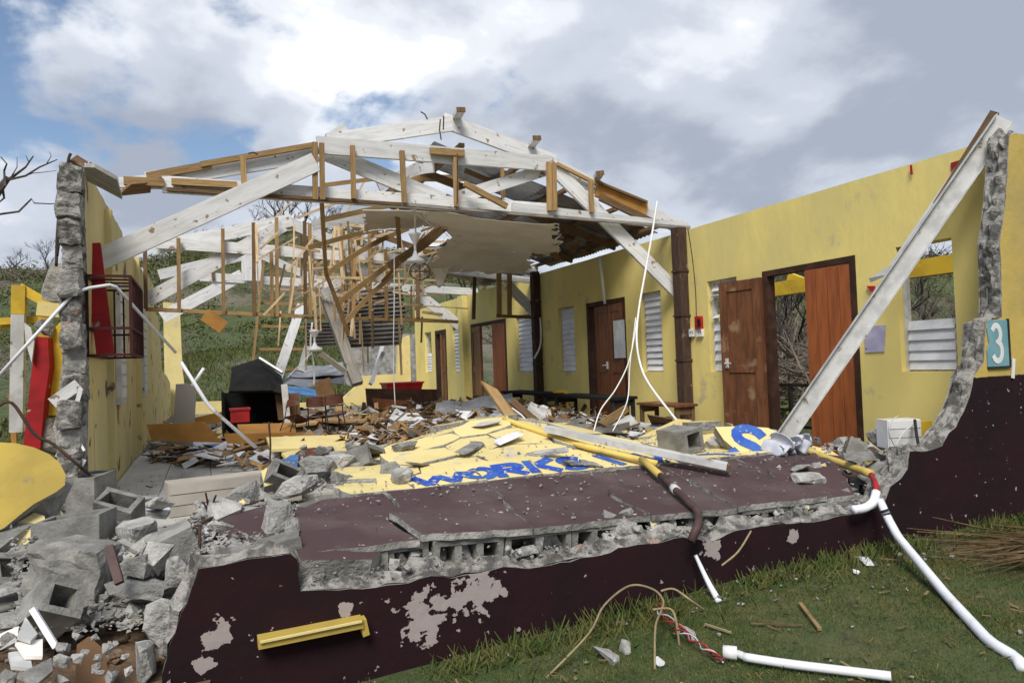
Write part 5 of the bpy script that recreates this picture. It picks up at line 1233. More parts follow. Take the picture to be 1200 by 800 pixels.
def paint_face(c, r, chance=.3):
    """some lumps still carry a painted face: returns its paint"""
    if r.random() > chance: return None
    d = V((r.gauss(0, 1), -abs(r.gauss(0, 1)), abs(r.gauss(0, 1)))).normalized()
    for i, f_ in enumerate(c.f):
        n_v = (c.v[f_[1]]-c.v[f_[0]]).cross(c.v[f_[2]]-c.v[f_[0]])
        if n_v.length > 0 and n_v.normalized().dot(d) > .80: c.m[i] = 1
    return r.choice(('maroon', 'maroon', 'paleyellow'))
def lump(lab, u, v, y, sz, n=18, grp=None, mt='rubble', name='concrete_lump', rz=None, tilt=.35, z=None):
    c = MB(); hull(c, at(u, v, y=y) if z is None else at(u, v, z=z), sz, n, rz=rz, tilt=tilt); return tag(c.obj(name, M[mt]), lab, 'rubble', grp)
LH = 'broken concrete heaped at the fallen left corner'
bkm = MB(); block_mesh(bkm, at(88, 628, y=4.35), V((.93, -.3, .1)).normalized(), V((.3, .93, 0)).normalized(), V((0, .1, 1)).normalized(), .34, .22, .20, cores=1); tag(bkm.obj('concrete_block', M['block']), 'broken hollow block with its cavity facing out on the left heap', 'block', LH)
bkm = MB(); roughbox(bkm, at(84, 674, y=3.85), (.33, .2, .31), -.35, .022, (10, 6, 10), 3, R=Matrix.Rotation(-.35, 3, 'Z') @ Matrix.Rotation(.12, 3, 'Y')); tag(bkm.obj('concrete_block', M['block']), 'big square grey block face at the front of the left heap', 'block', LH)
for a in (('long rough concrete piece lying level on the left heap', 162, 622, 4.2, (.42, .2, .12), 30), ('pointed flat block shard beside the square block face', 122, 668, 3.8, (.22, .12, .22), 9),
          ('cratered grey lump right of the pointed shard', 165, 664, 3.75, (.16, .16, .12), 26), ('flat crumbling slab under the cratered lump', 165, 690, 3.65, (.30, .18, .06), 26), ('upright chunk against the broken edge of the maroon wall', 208, 668, 3.42, (.10, .12, .17), 20),
          ('tilted slab shard behind the upright chunk', 190, 655, 3.7, (.16, .12, .18), 10), ('round grey lump above the wall edge', 262, 598, 4.3, (.19, .2, .12), 24), ('knobbly lump under the rusty rod', 285, 580, 4.7, (.24, .2, .14), 26),
          ('pale knobbly lump beside the small yellow block', 345, 572, 4.9, (.30, .3, .14), 26), ('lump standing where the slab has split', 325, 612, 4.0, (.16, .2, .24), 20), ('narrow lump in the split of the slab', 338, 630, 3.75, (.12, .15, .2), 18),
          ('grey lump at the very corner of the slab', 372, 548, 5.2, (.3, .3, .16), 24), ('rough clod on the slab corner next to the seat', 395, 545, 5.3, (.26, .25, .2), 24), ('small clod right of the rough one', 415, 548, 5.25, (.18, .18, .12), 20),
          ('flat grey stone at the left of the tiles', 40, 652, 4.6, (.34, .3, .12), 16), ('broad grey slab lying at the left edge', 22, 690, 4.0, (.40, .34, .07), 18), ('tan stone under the broad slab', 28, 720, 3.6, (.25, .2, .09), 18),
          ('wedge of concrete left of the square block', 44, 660, 4.4, (.30, .24, .12), 12), ('grey lump by the tile edge', 170, 638, 4.1, (.22, .2, .14), 22), ('rough lump on the tile behind the heap', 185, 590, 5.1, (.30, .16, .07), 20), ('low pale lump left on the tiles', 175, 585, 5.4, (.22, .2, .06), 20)):
    lump(a[0], a[1], a[2], a[3], a[4], a[5], LH)
HB = 'broken hollow blocks in the rubble'
def half_block(lab, u, v, y, rz, ry, rx, L_=.24, cores=1, grp=HB, mt='block', T_=.15, H_=.2):
    R = Matrix.Rotation(rz, 3, 'Z') @ Matrix.Rotation(ry, 3, 'Y') @ Matrix.Rotation(rx, 3, 'X'); c = MB()
    block_mesh(c, at(u, v, y=y), R @ V((1, 0, 0)), R @ V((0, 1, 0)), R @ V((0, 0, 1)), L_, H_, T_, cores=cores)
    for p in c.v: p += V([mnoise.noise((p.x*22+a, p.y*22, p.z*22+a)) for a in (0, 5, 9)])*.012
    return tag(c.obj('concrete_block', M[mt]), lab, 'block', grp)
for a in (('half hollow block tipped on its side on the left heap', 205, 640, 3.85, .5, 1.2, .3), ('half hollow block lying face up left of the slab', 283, 660, 3.42, .3, .1, 1.3), ('half hollow block propped at the back of the left heap', 140, 600, 4.9, -.4, .3, .5), ('half hollow block standing beside the split in the slab', 330, 655, 3.46, .1, 1.4, .2, .2),
          ('hollow block with two cores at the far left edge', 20, 668, 4.3, .2, .2, 1.2, .38, 2), ('half hollow block under the yellow pipe', 985, 590, 3.5, .6, .2, 1.1), ('half hollow block beside the white pipe elbow', 1030, 562, 3.6, -.3, .9, .2, .2), ('half hollow block near the white painted block', 1000, 530, 4.3, .9, .3, .4),
          ('half hollow block low on the left soil', 60, 712, 3.5, .4, .5, .9), ('half hollow block at the shoulder of the yellow slab', 430, 538, 5.3, .7, .3, 1.2), ('half hollow block behind the cabinet', 330, 560, 5.6, .2, .5, .9)):
    half_block(*a) if a[3] > 4 or len(a) > 7 else half_block(*a, .17)
def frag(name, lab, q, y, thk, mt, cat='fragment', grp=None, m2='concrete', dy=0.0):
    """a painted piece of wall lying tilted: outline by pixel, depth rising with height in the photo"""
    v0 = sum(v for u, v in q)/len(q); P_ = [at(u, v, y=y+dy*(v0-v)) for u, v in q]
    nr = (P_[1]-P_[0]).cross(P_[2]-P_[0]).normalized(); 
    if nr.z < 0: nr = -nr
    cm_ = sum(P_, V((0, 0, 0)))/len(P_); P_ = [at_plane(u, v, cm_, nr) for u, v in q]
    c = MB(); c.plate(P_, -nr*thk, 0, 1); return tag(c.obj(name, [M[mt], M[m2]]), lab, cat, grp)
FR = 'loose painted fragments of the fallen wall'
frag('wall_fragment', 'dusty maroon fragment lying tilted at the left end of the slab', [(252, 613), (268, 604), (310, 592), (318, 600), (322, 628), (312, 640), (275, 645), (262, 632)], 4.0, .10, 'maroon', grp=FR, dy=.012)
frag('wall_fragment', 'small maroon fragment behind the tilted one', [(208, 622), (212, 611), (238, 601), (242, 606), (228, 625), (214, 632)], 4.25, .08, 'maroon', grp=FR, dy=.012)
frag('wall_fragment', 'pink white broken fragment between two maroon ones', [(236, 618), (250, 608), (258, 612), (252, 622), (240, 626)], 4.1, .06, 'paper', grp=FR, dy=.012)
frag('wall_fragment', 'low maroon fragment at the front left of the slab', [(345, 622), (440, 615), (446, 648), (436, 655), (352, 656), (345, 640)], 3.4, .12, 'maroon', grp=FR, dy=.008)
frag('wall_fragment', 'pale pink plaster piece on the tiles before the cabinet', [(165, 600), (190, 588), (200, 596), (195, 603)], 5.2, .03, 'paper', grp=FR, dy=.02)
frag('wall_fragment', 'small yellow faced block beside the cabinet', [(306, 552), (318, 544), (324, 550), (322, 566), (310, 570)], 5.6, .10, 'paleyellow', grp=FR, dy=.006)
frag('wall_fragment', 'yellow faced lump on the maroon border of the slab', [(441, 560), (462, 556), (466, 566), (450, 572), (442, 570)], 4.5, .10, 'paleyellow', grp=FR, dy=.008)
frag('wall_fragment', 'maroon fragment at the right of the slab under the yellow pipe', [(935, 545), (952, 530), (985, 534), (1008, 552), (1012, 568), (985, 578), (950, 575)], 3.95, .10, 'maroon', grp=FR, dy=.012)
frag('wall_fragment', 'yellow fragment behind the right maroon one', [(930, 530), (945, 520), (975, 528), (985, 535), (955, 534)], 4.5, .08, 'paleyellow', grp=FR, dy=.012)
for i, q in enumerate(([(160, 500), (252, 496), (262, 515), (250, 518), (165, 516)],)): pass
# upturned tiles and blocks at the far left
lump('curved grey roof block lying on the left heap', 55, 586, 5.0, (.34, .2, .2), 22, LH, 'block', 'concrete_block')
frag('block_fragment', 'long hollow block fragment with a yellow painted face at the left edge', [(-5, 640), (0, 625), (40, 600), (52, 604), (55, 618), (20, 645), (0, 656)], 4.7, .16, 'yellow_old', 'block fragment', LH, dy=.006)
frag('block_fragment', 'grey upper side of the yellow faced block fragment', [(-5, 622), (30, 596), (46, 594), (54, 602), (18, 628), (0, 642)], 4.78, .08, 'block', 'block fragment', LH, dy=.012)
# edge of the floor, with its tile still on
c = MB(); P_ = [at(52, 716, z=.03), at(60, 695, z=.03), at(128, 680, z=.03), at(205, 690, z=.03), at(200, 705, z=.03), at(140, 712, z=.03)]; c.plate(P_, (0, 0, -.03)); tag(c.obj('tile_fragment', M['tile']), 'strip of pale floor tile on the broken floor edge', 'tile', 'floor tiles lying loose')
for k in range(9):
    u = 50+k*19; lump('rough grey lump along the broken floor edge', u, 722+4*sin(k), 3.70+RND.uniform(-.05, .05), (.11, .14, .08), 20, 'lumps along the broken floor edge')
lump('pale concrete stump at the left end of the maroon wall', 186, 735, 3.30, (.08, .14, .28), 22, LH, tilt=.08)
lump('lower grey stump under the pale one', 172, 775, 3.26, (.08, .14, .2), 22, LH, tilt=.08)
frag('brown_sheet', 'bent brown board standing in the soil at the lower left', [(88, 800), (90, 755), (104, 745), (122, 760), (130, 800)], 3.2, .02, 'terracotta', 'board', dy=.002)
LS = 'scraps lying on the soil at the lower left'
for lab, q, y, mt in (('crumpled white sheet scrap on the soil', [(0, 742), (22, 733), (20, 752), (0, 752)], 3.1, 'ceiling'), ('grey folded scrap on the soil', [(20, 745), (30, 722), (44, 742), (36, 750)], 3.05, 'greymetal'), ('dusty pink scrap on the soil', [(18, 752), (50, 748), (50, 768), (30, 768)], 2.95, 'ceiling'), ('pale grey board scrap low on the soil', [(10, 764), (34, 760), (38, 782), (14, 780)], 2.9, 'greymetal'), ('grey flake at the bottom of the soil', [(20, 790), (60, 770), (62, 785), (44, 800)], 2.75, 'block')):
    frag('scrap', lab, q, y, .012, mt, 'scrap', LS, mt, dy=.008)
bars('white_strip', 'pvc', at(38, 713, y=3.1), at(66, 758, y=3.0), .02, .015, 'thin white rod lying down the soil bank', 'rod')
# scattered lumps, small enough that only their place tells them apart
def scatter(n, region, s0, s1, lab, grp, mt='rubble', name='concrete_lump', flat=1.0, seed=1, ys=None, zs=None, nmin=10):
    r = random.Random(seed)
    for i in range(n):
        u, v = region(r); p = ys(u, v, r) if ys else zs(u, v, r)
        s = r.uniform(s0, s1)*(1 if r.random() < .8 else 1.5); c = MB(); hull(c, p, (s*r.uniform(.8, 1.4), s*r.uniform(.8, 1.2), s*r.uniform(.6, .95)*flat), r.randint(nmin, nmin+8), rnd=r)
        (lambda pf_: tag(c.obj(name, [M[mt], M[pf_ or mt]]), lab, 'rubble', grp))(paint_face(c, r, 0 if name == 'stone' else .22))
lerp_y = lambda tbl, u: next((a[1]+(c[1]-a[1])*(u-a[0])/(c[0]-a[0]) for a, c in zip(tbl, tbl[1:]) if a[0] <= u <= c[0]), tbl[-1][1])
ledge = [(350, 680), (450, 668), (560, 652), (680, 642), (760, 622), (830, 618), (960, 598), (1010, 585)]
scatter(30, lambda r: (lambda u: (u, lerp_y(ledge, u)+r.uniform(-8, 10)))(r.uniform(352, 1005)), .03, .07, 'small grey lump on the broken wall top below the fallen slab', 'lumps along the broken front wall', seed=2, ys=lambda u, v, r: at(u, v, y=r.uniform(3.24, 3.36)))
scatter(46, lambda r: (r.uniform(905, 1050), r.uniform(548, 598)), .05, .12, 'grey lump heaped at the right end of the fallen slab', 'lumps at the right end of the slab', seed=3, ys=lambda u, v, r: at(u, v, y=3.42+.010*(598-v)+r.uniform(0, .1)))
scatter(34, lambda r: (r.uniform(925, 1060), r.uniform(514, 540)), .05, .13, 'grey lump against the yellow wall under the window', 'lumps under the window', seed=4, ys=lambda u, v, r: at(u, v, y=4.25+.022*(540-v)))
scatter(40, lambda r: (r.uniform(235, 345), r.uniform(582, 655)), .04, .10, 'grey lump in the heap left of the slab', 'lumps left of the slab', seed=5, ys=lambda u, v, r: at(u, v, y=3.5+.016*(655-v)))
scatter(22, lambda r: (r.uniform(120, 225), r.uniform(612, 700)), .04, .10, 'small grey lump in the left corner heap', 'lumps in the corner heap', seed=6, ys=lambda u, v, r: at(u, v, y=3.6+.010*(700-v)))
scatter(26, lambda r: (r.uniform(340, 480), r.uniform(520, 566)), .05, .14, 'grey lump on the left shoulder of the yellow slab', 'lumps on the left of the slab', seed=7, ys=lambda u, v, r: at(u, v, y=4.9+.035*(566-v)))
scatter(16, lambda r: (r.uniform(705, 795), r.uniform(600, 632)), .05, .10, 'grey lump in the break under the maroon pipe', 'lumps under the maroon pipe', seed=8, ys=lambda u, v, r: at(u, v, y=3.30+.004*(632-v)))
scatter(30, lambda r: (r.uniform(0, 170), r.uniform(735, 800)), .018, .05, 'pale stone in the brown soil at the lower left', 'stones in the soil', mt='rubble', name='stone', seed=9, ys=lambda u, v, r: at(u, v, y=2.75+.006*(800-v)))
scatter(22, lambda r: (r.uniform(0, 190), r.uniform(590, 735)), .03, .09, 'grey lump strewn at the far left', 'lumps at the far left', seed=10, ys=lambda u, v, r: at(u, v, y=3.5+.011*(735-v)))
def rubble_stuff(name, n, fn, s0, s1, mt, lab):
    c = MB(); r = random.Random(len(name)*7+n)
    for i in range(n):
        s = r.uniform(s0, s1); hull(c, fn(r), (s*r.uniform(.7, 1.4), s, s*r.uniform(.4, .9)), 7, rnd=r)
    tag(c.obj(name, M[mt]), lab, 'rubble', kind='stuff')
rubble_stuff('rubble', 500, lambda r: (lambda u: at(u, lerp_y(ledge, u)+r.gauss(4, 7), y=r.uniform(3.21, 3.38)))(r.uniform(352, 1010)), .008, .03, 'rubble', 'crumbs of concrete along the broken wall top')
rubble_stuff('rubble', 700, lambda r: (lambda u, v: at(u, v, y=3.45+.016*(655-v)))(r.uniform(225, 350), r.uniform(588, 660)), .01, .04, 'rubble', 'crumbs of concrete in the heap left of the slab')
rubble_stuff('rubble', 600, lambda r: (lambda u, v: at(u, v, y=3.45+.012*(598-v)))(r.uniform(900, 1055), r.uniform(518, 600)), .01, .05, 'rubble', 'crumbs of concrete at the right end of the slab')
rubble_stuff('rubble', 900, lambda r: (lambda x, y: V((x, y, slab_z(x, y)+.006)))(r.uniform(.5, 4.5), 3.4+2.6*r.random()**.7), .006, .030, 'rubble', 'crumbs of concrete strewn over the fallen slab')
rubble_stuff('rubble', 500, lambda r: V((r.uniform(-4, 0), r.uniform(2.2, 3.5), 0)) + V((0, 0, 0)), .02, .07, 'soil', 'crumbs of soil at the lower left') if False else None
rubble_stuff('rubble', 700, lambda r: (lambda x, y: V((x, y, bank(x, y)+.01)))(r.uniform(-2.6, .0), r.uniform(2.3, 4.2)), .015, .06, 'soil', 'crumbs of brown soil and stone at the lower left')
rubble_stuff('rubble', 500, lambda r: (lambda x, y: V((x, y, bank(x, y)+.012)))(r.uniform(-2.6, .0), r.uniform(2.3, 4.4)), .015, .05, 'rubble', 'grey crumbs over the brown soil at the lower left')
rubble_stuff('rubble', 300, lambda r: (lambda x, y: V((x, y, .012)))(r.uniform(-.85, 1.2), r.uniform(4.2, 8.5)), .006, .03, 'rubble', 'grit scattered over the floor tiles')
rubble_stuff('rubble', 2400, lambda r: (lambda x, y: V((x, y, D(x, y)*r.uniform(.2, 1.0))))(r.uniform(.9, 5.5), r.uniform(6.4, 13)), .03, .13, 'rubble', 'broken bits of masonry over the floor of the hall')
scatter(50, lambda r: (r.uniform(50, 215), r.uniform(650, 735)), .02, .06, 'small angular grey chip in the front of the left heap', 'chips in the left heap', seed=14, ys=lambda u, v, r: at(u, v, y=3.50+.0055*(735-v)), nmin=8)
rubble_stuff('rubble', 900, lambda r: (lambda u, v: at(u, v, y=3.45+.008*(735-v)))(r.uniform(10, 215), r.uniform(615, 740)), .008, .035, 'rubble', 'crumbs of concrete through the left corner heap')
# hollow block sitting on the slab, with its square hole towards the camera
bkm = MB(); block_mesh(bkm, on_slab(797, 515, .10), V((.96, .2, .12)).normalized(), V((-.12, 0, .99)).normalized(), V((-.2, .97, 0)).normalized(), .23, .3, .19, cores=1); tag(bkm.obj('concrete_block', M['block']), 'half hollow block with a square hole sitting on the yellow slab', 'block')
lump('broken grey remainder beside the hollow block', 776, 520, 5.6, (.26, .2, .12), 22)
lump('flat grey shard leaning right of the hollow block', 810, 526, 5.2, (.26, .12, .07), 12)
for a in (('long grey torn concrete strip across the yellow slab', 552, 524, 5.0, (.36, .12, .05), 26), ('twisted grey concrete rib down the crack of the slab', 640, 530, 4.9, (.40, .08, .04), 26), ('grey rib over the letter K', 672, 543, 4.62, (.18, .05, .03), 22), ('grey rib lying over the letter S', 692, 543, 4.6, (.2, .06, .03), 22), ('white plaster scrap on the yellow slab', 595, 515, 5.1, (.28, .12, .05), 18), ('white plaster flake at the top of the slab', 568, 497, 5.5, (.24, .2, .06), 14), ('grey clod at the corner of the maroon border', 470, 558, 4.55, (.15, .14, .12), 20), ('grey clod beside the yellow faced lump', 458, 550, 4.7, (.16, .14, .11), 20), ('pale lump at the left of the slab', 478, 524, 5.4, (.24, .2, .1), 20),
          ('plaster flake on the yellow slab near the left', 488, 543, 4.85, (.2, .1, .03), 14), ('plaster chunk left of the propped fragment', 838, 520, 4.9, (.2, .2, .14), 18), ('flat crumbling lumps right of the propped fragment', 945, 560, 4.1, (.26, .16, .08), 24), ('pale flat flake under the white cloth', 940, 548, 4.3, (.24, .16, .05), 20)):
    lump(a[0], a[1], a[2], on_slab(a[1], a[2], .03).y, a[4], a[5], 'torn pieces lying on the fallen slab', 'paper' if 'white plaster' in a[0] else 'rubble')
# rods sprouting from the rubble at the left
for lab, pts in (('long rusty rod slanting over the left rubble', [at(178, 652, y=3.7), at(235, 613, y=4.1), at(275, 596, y=4.4), at(317, 583, y=4.7)]), ('short upright rod in the left rubble', [at(234, 653, y=3.7), at(234, 615, y=3.72)]), ('tip of rod curling off the left rubble', [at(315, 583, y=4.7), at(313, 590, y=4.6), at(308, 596, y=4.5)]), ('upright rod before the black cabinet', [at(316, 545, y=6), at(317, 520, y=6), at(315, 494, y=6)])):
    tubes('steel_rod', 'steel', pts, .008, lab, 'rod', n=5)
sr = thing('rod_tuft', 'tuft of rusty rods splaying from an ochre clod', 'rods', tuple(at(243, 602, y=4.3)))
c = MB(); hull(c, at(245, 602, y=4.3), (.07, .07, .07), 16); c.obj('clod', M['orange'], sr)
for u, v in ((241, 577), (253, 580), (262, 597), (238, 588)): tubes('rod', 'steel', [at(243, 600, y=4.3), at((243+u)/2+1, (600+v)/2, y=4.28), at(u, v, y=4.25)], .006, '', '', parent=sr, n=4)
bars('maroon_strip', 'brownpipe', at(128, 640, y=3.6), at(140, 683, y=3.5), .035, .03, 'bent maroon strip lying on the left heap', 'strip')
# stones and bits in the grass
GS = 'stones lying in the front grass'
for lab, u, v, sz, mt in (('larger pale stone in the grass by the vine', 711, 762, (.13, .09, .06), 'rubble'), ('rounder pale stone beside the larger one', 733, 753, (.07, .07, .07), 'rubble'), ('flat grey stone by the red wires', 808, 740, (.17, .06, .04), 'rubble'), ('flat white flake in the grass near the wall', 1015, 669, (.20, .09, .03), 'paper'), ('tiny white stone in front of the white flake', 1004, 682, (.05, .04, .03), 'paper'), ('small white stone low in the grass', 773, 771, (.05, .04, .03), 'paper')):
    p = gw(u, v, .015); c = MB(); hull(c, p, sz, 16); tag(c.obj('stone', M[mt]), lab, 'stone', GS)
for lab, a, c_, w_, mt in (('splintered straw coloured stick in the grass', (938, 716), (961, 743), .02, 'straw'), ('thin white stick in the grass by the wires', (826, 734), (857, 744), .012, 'vine'), ('thin dry stalk in the grass at the right', (1060, 672), (1032, 668), .008, 'straw'), ('long dry stalk low in the grass', (880, 735), (940, 738), .008, 'straw'), ('pale stalk at the bottom edge of the grass', (985, 780), (1010, 796), .010, 'vine')):
    bars('stick', mt, gw(*a, .02), gw(*c_, .02), w_, w_*.7, lab, 'stick', (0, 0, 1))
r = random.Random(77); c = MB()
for i in range(420):
    x, y = r.uniform(.4, 7), r.uniform(1.2, 3.15); p = V((x, y, gz(x, y)+r.uniform(.012, .035))); a = r.uniform(0, 6.28); l = r.uniform(.012, .06); d = V((cos(a), sin(a), r.gauss(0, .3))).normalized()
    c.bar(p-d*l/2, p+d*l/2, r.uniform(.003, .014), .002, (r.gauss(0, .5), r.gauss(0, .5), 1))
tag(c.obj('leaf_litter', M['straw']), 'dry leaf bits and chips scattered through the front grass', 'litter', kind='stuff')
rubble_stuff('rubble', 160, lambda r: (lambda x, y: V((x, y, gz(x, y)+.015)))(r.uniform(.6, 6), 3.15-1.6*r.random()**2), .008, .03, 'rubble', 'crumbs of concrete fallen in the front grass')
# dead palm fronds heaped at the right edge
n_ = 1700; bx = rng.normal(size=n_)*.35
def fn(vs):
    t_ = rng.random(n_); x = 4.55+t_*1.4+rng.normal(size=n_)*.1; y = 2.35+bx*.7-.25*t_+rng.normal(size=n_)*.05
    z_ = np.array([gz(a, c) for a, c in zip(x, y)])+.015+.13*rng.random(n_)*np.exp(-bx**2*4)
    d = np.stack([np.full(n_, 1.0), rng.normal(size=n_)*.35-.15, rng.normal(size=n_)*.10], 1); d /= np.linalg.norm(d, axis=1)[:, None]
    quads(vs, np.stack([x, y, z_], 1), -d, rng.uniform(.006, .014, n_), rng.uniform(.25, .7, n_))
rand_mesh('dry_fronds', n_, fn, [M['straw']], lab='heap of dead palm fronds on the grass at the right', cat='fronds')

# ---------------------------------------------------------------- furniture and wreckage on the floor of the hall
def bx_(par, name, mt, c, sz, rz=0): b = MB(); b.box(c, sz, rz); return b.obj(name, M[mt], par)
def table(lab, c, L_, W_, H_, rz, top, leg, cat='table', tilt=0, apron=True, grp=None, thk=.03):
    o = thing('table' if cat == 'table' else cat.replace(' ', '_'), lab, cat, (c[0], c[1], c[2]), grp); o.rotation_euler = (0, tilt, rz); z0 = V(c)
    def lo(x, y, z): return (z0.x+x, z0.y+y, z0.z+z)
    bx_(o, 'tabletop', top, lo(0, 0, H_-thk/2), (L_, W_, thk))
    for sx in (-1, 1):
        for sy in (-1, 1): bx_(o, 'leg', leg, lo(sx*(L_/2-.05), sy*(W_/2-.05), (H_-thk)/2-.001), (.045, .045, H_-thk-.002))
    if apron:
        for sy in (-1, 1): bx_(o, 'apron', leg, lo(0, sy*(W_/2-.05), H_-thk-.05), (L_-.15, .02, .09))
    return o
table('small brown wooden bench table against the yellow wall by the timber post', (5.48, 7.35, 0), .34, .85, .50, 0, 'doorold', 'darkwood')
table('black topped long table in front of the poster door', (5.35, 9.0, 0), .45, 1.7, .56, .02, 'black', 'blackmetal', thk=.04)
table('black topped table further along by the yellow chair', (5.35, 11.1, 0), .45, 1.9, .56, -.02, 'black', 'blackmetal', thk=.04)
def chair(lab, p, rz, seat='chairwood', fr='blackmetal', H_=.42, tilt=(0, 0), grp=None):
    o = thing('school_chair', lab, 'chair', tuple(p), grp); o.rotation_euler = (tilt[0], tilt[1], rz); o.scale = (.66,)*3; P0 = V(p)
    q = lambda x, y, z: P0+V((x, y, z))
    def pl(name, y, z, w_, h_, back):
        b = MB(); n = 8
        def f_(u, v):
            x = (u-.5)*w_; r = .5*((abs(u-.5)*2)**4); zz_ = (v-.5)*h_*(1-r*.35)
            return q(x, y+.05*(1-(2*u-1)**2), z+zz_) if back else q(x, y+(v-.5)*h_*(1-r*.2), z-.02*(1-(2*u-1)**2))
        b.sheet(f_, n, 4, .012); b.obj(name, M[seat], o)
    pl('seat', 0, H_, .38, .36, False); pl('backrest', .17, H_+.27, .38, .2, True)
    for s in (-1, 1):
        b = MB(); b.tube([q(s*.17, -.17, 0), q(s*.16, -.14, H_-.03)], .011, 6); b.obj('leg', M[fr], o)
        b = MB(); b.tube([q(s*.17, .20, 0), q(s*.16, .16, H_-.02), q(s*.16, .2, H_+.34)], .011, 6); b.obj('leg', M[fr], o)
    b = MB(); b.tube([q(-.16, -.12, H_-.04), q(.16, -.12, H_-.04)], .01, 5); b.tube([q(-.16, .15, H_-.04), q(.16, .15, H_-.04)], .01, 5); b.obj('rail', M[fr], o)
    return o
SC = 'school chairs thrown about the hall'
chair('school chair with a red brown ply back in the middle of the wreckage', on_debris(372, 512), 3.0, grp=SC)
chair('school chair with a dark ply back right of the other', on_debris(393, 510), 3.3, tilt=(.06, .1), grp=SC)
chair('school chair tipped forward behind the grey pipe', on_debris(342, 512), 2.2, tilt=(.5, .2), grp=SC)
chair('small yellow chair beside the black topped table', at(660, 492, y=10.3), 2.4, 'yellow_out', 'yellow_out', grp=SC)
c = MB()
P0 = at(371, 538, y=6.6)
def f_(u, v):
    x = (u-.5)*.36; r = (abs(u-.5)*2)**4; return P0 + V((x, .05*(1-(2*u-1)**2)+.06*v, (v-.5)*.2*(1-r*.35)))
seat = thing('seat_back', 'red brown ply chair back sticking up out of the rubble', 'chair back', tuple(P0-V((0, 0, .1))))
c.sheet(f_, 10, 5, .014); c.obj('ply', M['chairwood'], seat)
for s in (-1, 1): b = MB(); b.tube([P0+V((s*.17, .05, .02)), P0+V((s*.175, .03, -.2))], .012, 6); b.obj('leg', M['blackmetal'], seat)
for s in (-.13, .13):
    b = MB(); b.tube([P0+V((s, -.0, .03)), P0+V((s, -.012+.02, .03))], .012, 8); b.obj('rivet', M['greymetal'], seat)
DK = 'desks and boards in the wreckage'
table('pale topped desk lying low in the middle of the wreckage', (2.0, 9.6, .10), 1.1, .75, .30, .25, 'tabletop', 'darkwood', 'desk', tilt=.02, grp=DK)
table('second pale topped desk sunk in the wreckage behind the tipped chair', (1.15, 10.3, .05), .9, .6, .28, -.2, 'tabletop', 'darkwood', 'desk', tilt=-.06, grp=DK)
# beige cabinet on its back
ang = .16; cb = thing('cabinet', 'beige metal cabinet lying on its back across the tiles', 'cabinet', (.22, 6.0, 0)); R = Matrix.Rotation(ang, 3, 'Z')
def cbx(name, mt, c, sz): 
    p = R @ V(c); return bx_(cb, name, mt, (.22+p.x, 6.0+p.y, p.z), sz, ang)
cbx('case', 'beige', (0, .12, .13), (1.02, .22, .26)); 
for k in range(3): cbx('drawer', 'beige', (-.10, -.001, .045+k*.085), (.80, .02, .078))
cbx('side_panel', 'beige', (.415, -.004, .14), (.18, .03, .27)); o = cbx('handle', 'blackmetal', (.42, -.026, .15), (.06, .02, .10)); cbx('slot', 'beige', (.42, -.04, .15), (.035, .012, .06))
# black cabinet with a sloping lid
kb = thing('black_cabinet', 'burnt looking black cabinet with a peaked lid, open at the front', 'cabinet', (.75, 11.6, 0))
x0, x1 = at(262, 500, y=11).x, at(338, 500, y=11).x
zt = lambda v, y=11.: at(300, v, y=y).z
def kp(name, mt, pts, off): b = MB(); b.plate(pts, off); b.obj(name, M[mt], kb)
kp('lid', 'black', [at(268, 458, y=11), at(320, 457, y=11), at(303, 420, y=11.9), at(272, 430, y=11.9)], (0, .02, -.03))
kp('lid', 'black', [at(320, 458, y=11), at(334, 462, y=11), at(330, 440, y=11.9), at(303.5, 420.5, y=11.9)], (0, .02, -.03))
b = MB(); b.bar(at(304, 420, y=11.6), at(331, 437, y=11.4), .07, .03, (0, .6, 1)); b.obj('lid_edge', M['white'], kb)
for u in (262, 336): b = MB(); b.bar((at(u, 480, y=11).x, 11.35, .02), (at(u, 480, y=11).x, 11.35, zt(458)), .7, .03, (1, 0, 0)); b.obj('side', M['black'], kb)
b = MB(); b.box(((x0+x1)/2, 11.8, .4), (x1-x0-.04, .03, .75)); b.obj('back', M['black'], kb)
b = MB(); b.bar(at(333, 450, y=10.9), at(337, 497, y=10.9), .09, .04); b.obj('door_strip', M['greymetal'], kb)
bn = thing('bin', 'red plastic crate inside the black cabinet', 'crate', tuple(at(281, 492, y=10.95))); p = at(281, 487, y=10.95)
bx_(bn, 'body', 'brightred', p, (.26, .2, .18)); bx_(bn, 'rim', 'brightred', p+V((0, 0, .1)), (.29, .23, .03))
rb_ = thing('bin', 'bright red plastic tub on the maroon boards', 'tub', tuple(at(471, 461, y=13)))
b = MB(); p = at(471, 456, y=13); 
b.hexa([p+V((x*.30, y*.2, -.12)) for x, y in ((-1, -1), (1, -1), (1, 1), (-1, 1))] + [p+V((x*.36, y*.24, .11)) for x, y in ((-1, -1), (1, -1), (1, 1), (-1, 1))]); b.obj('body', M['brightred'], rb_)
bx_(rb_, 'rim', 'brightred', p+V((0, 0, .125)), (.76, .5, .03))
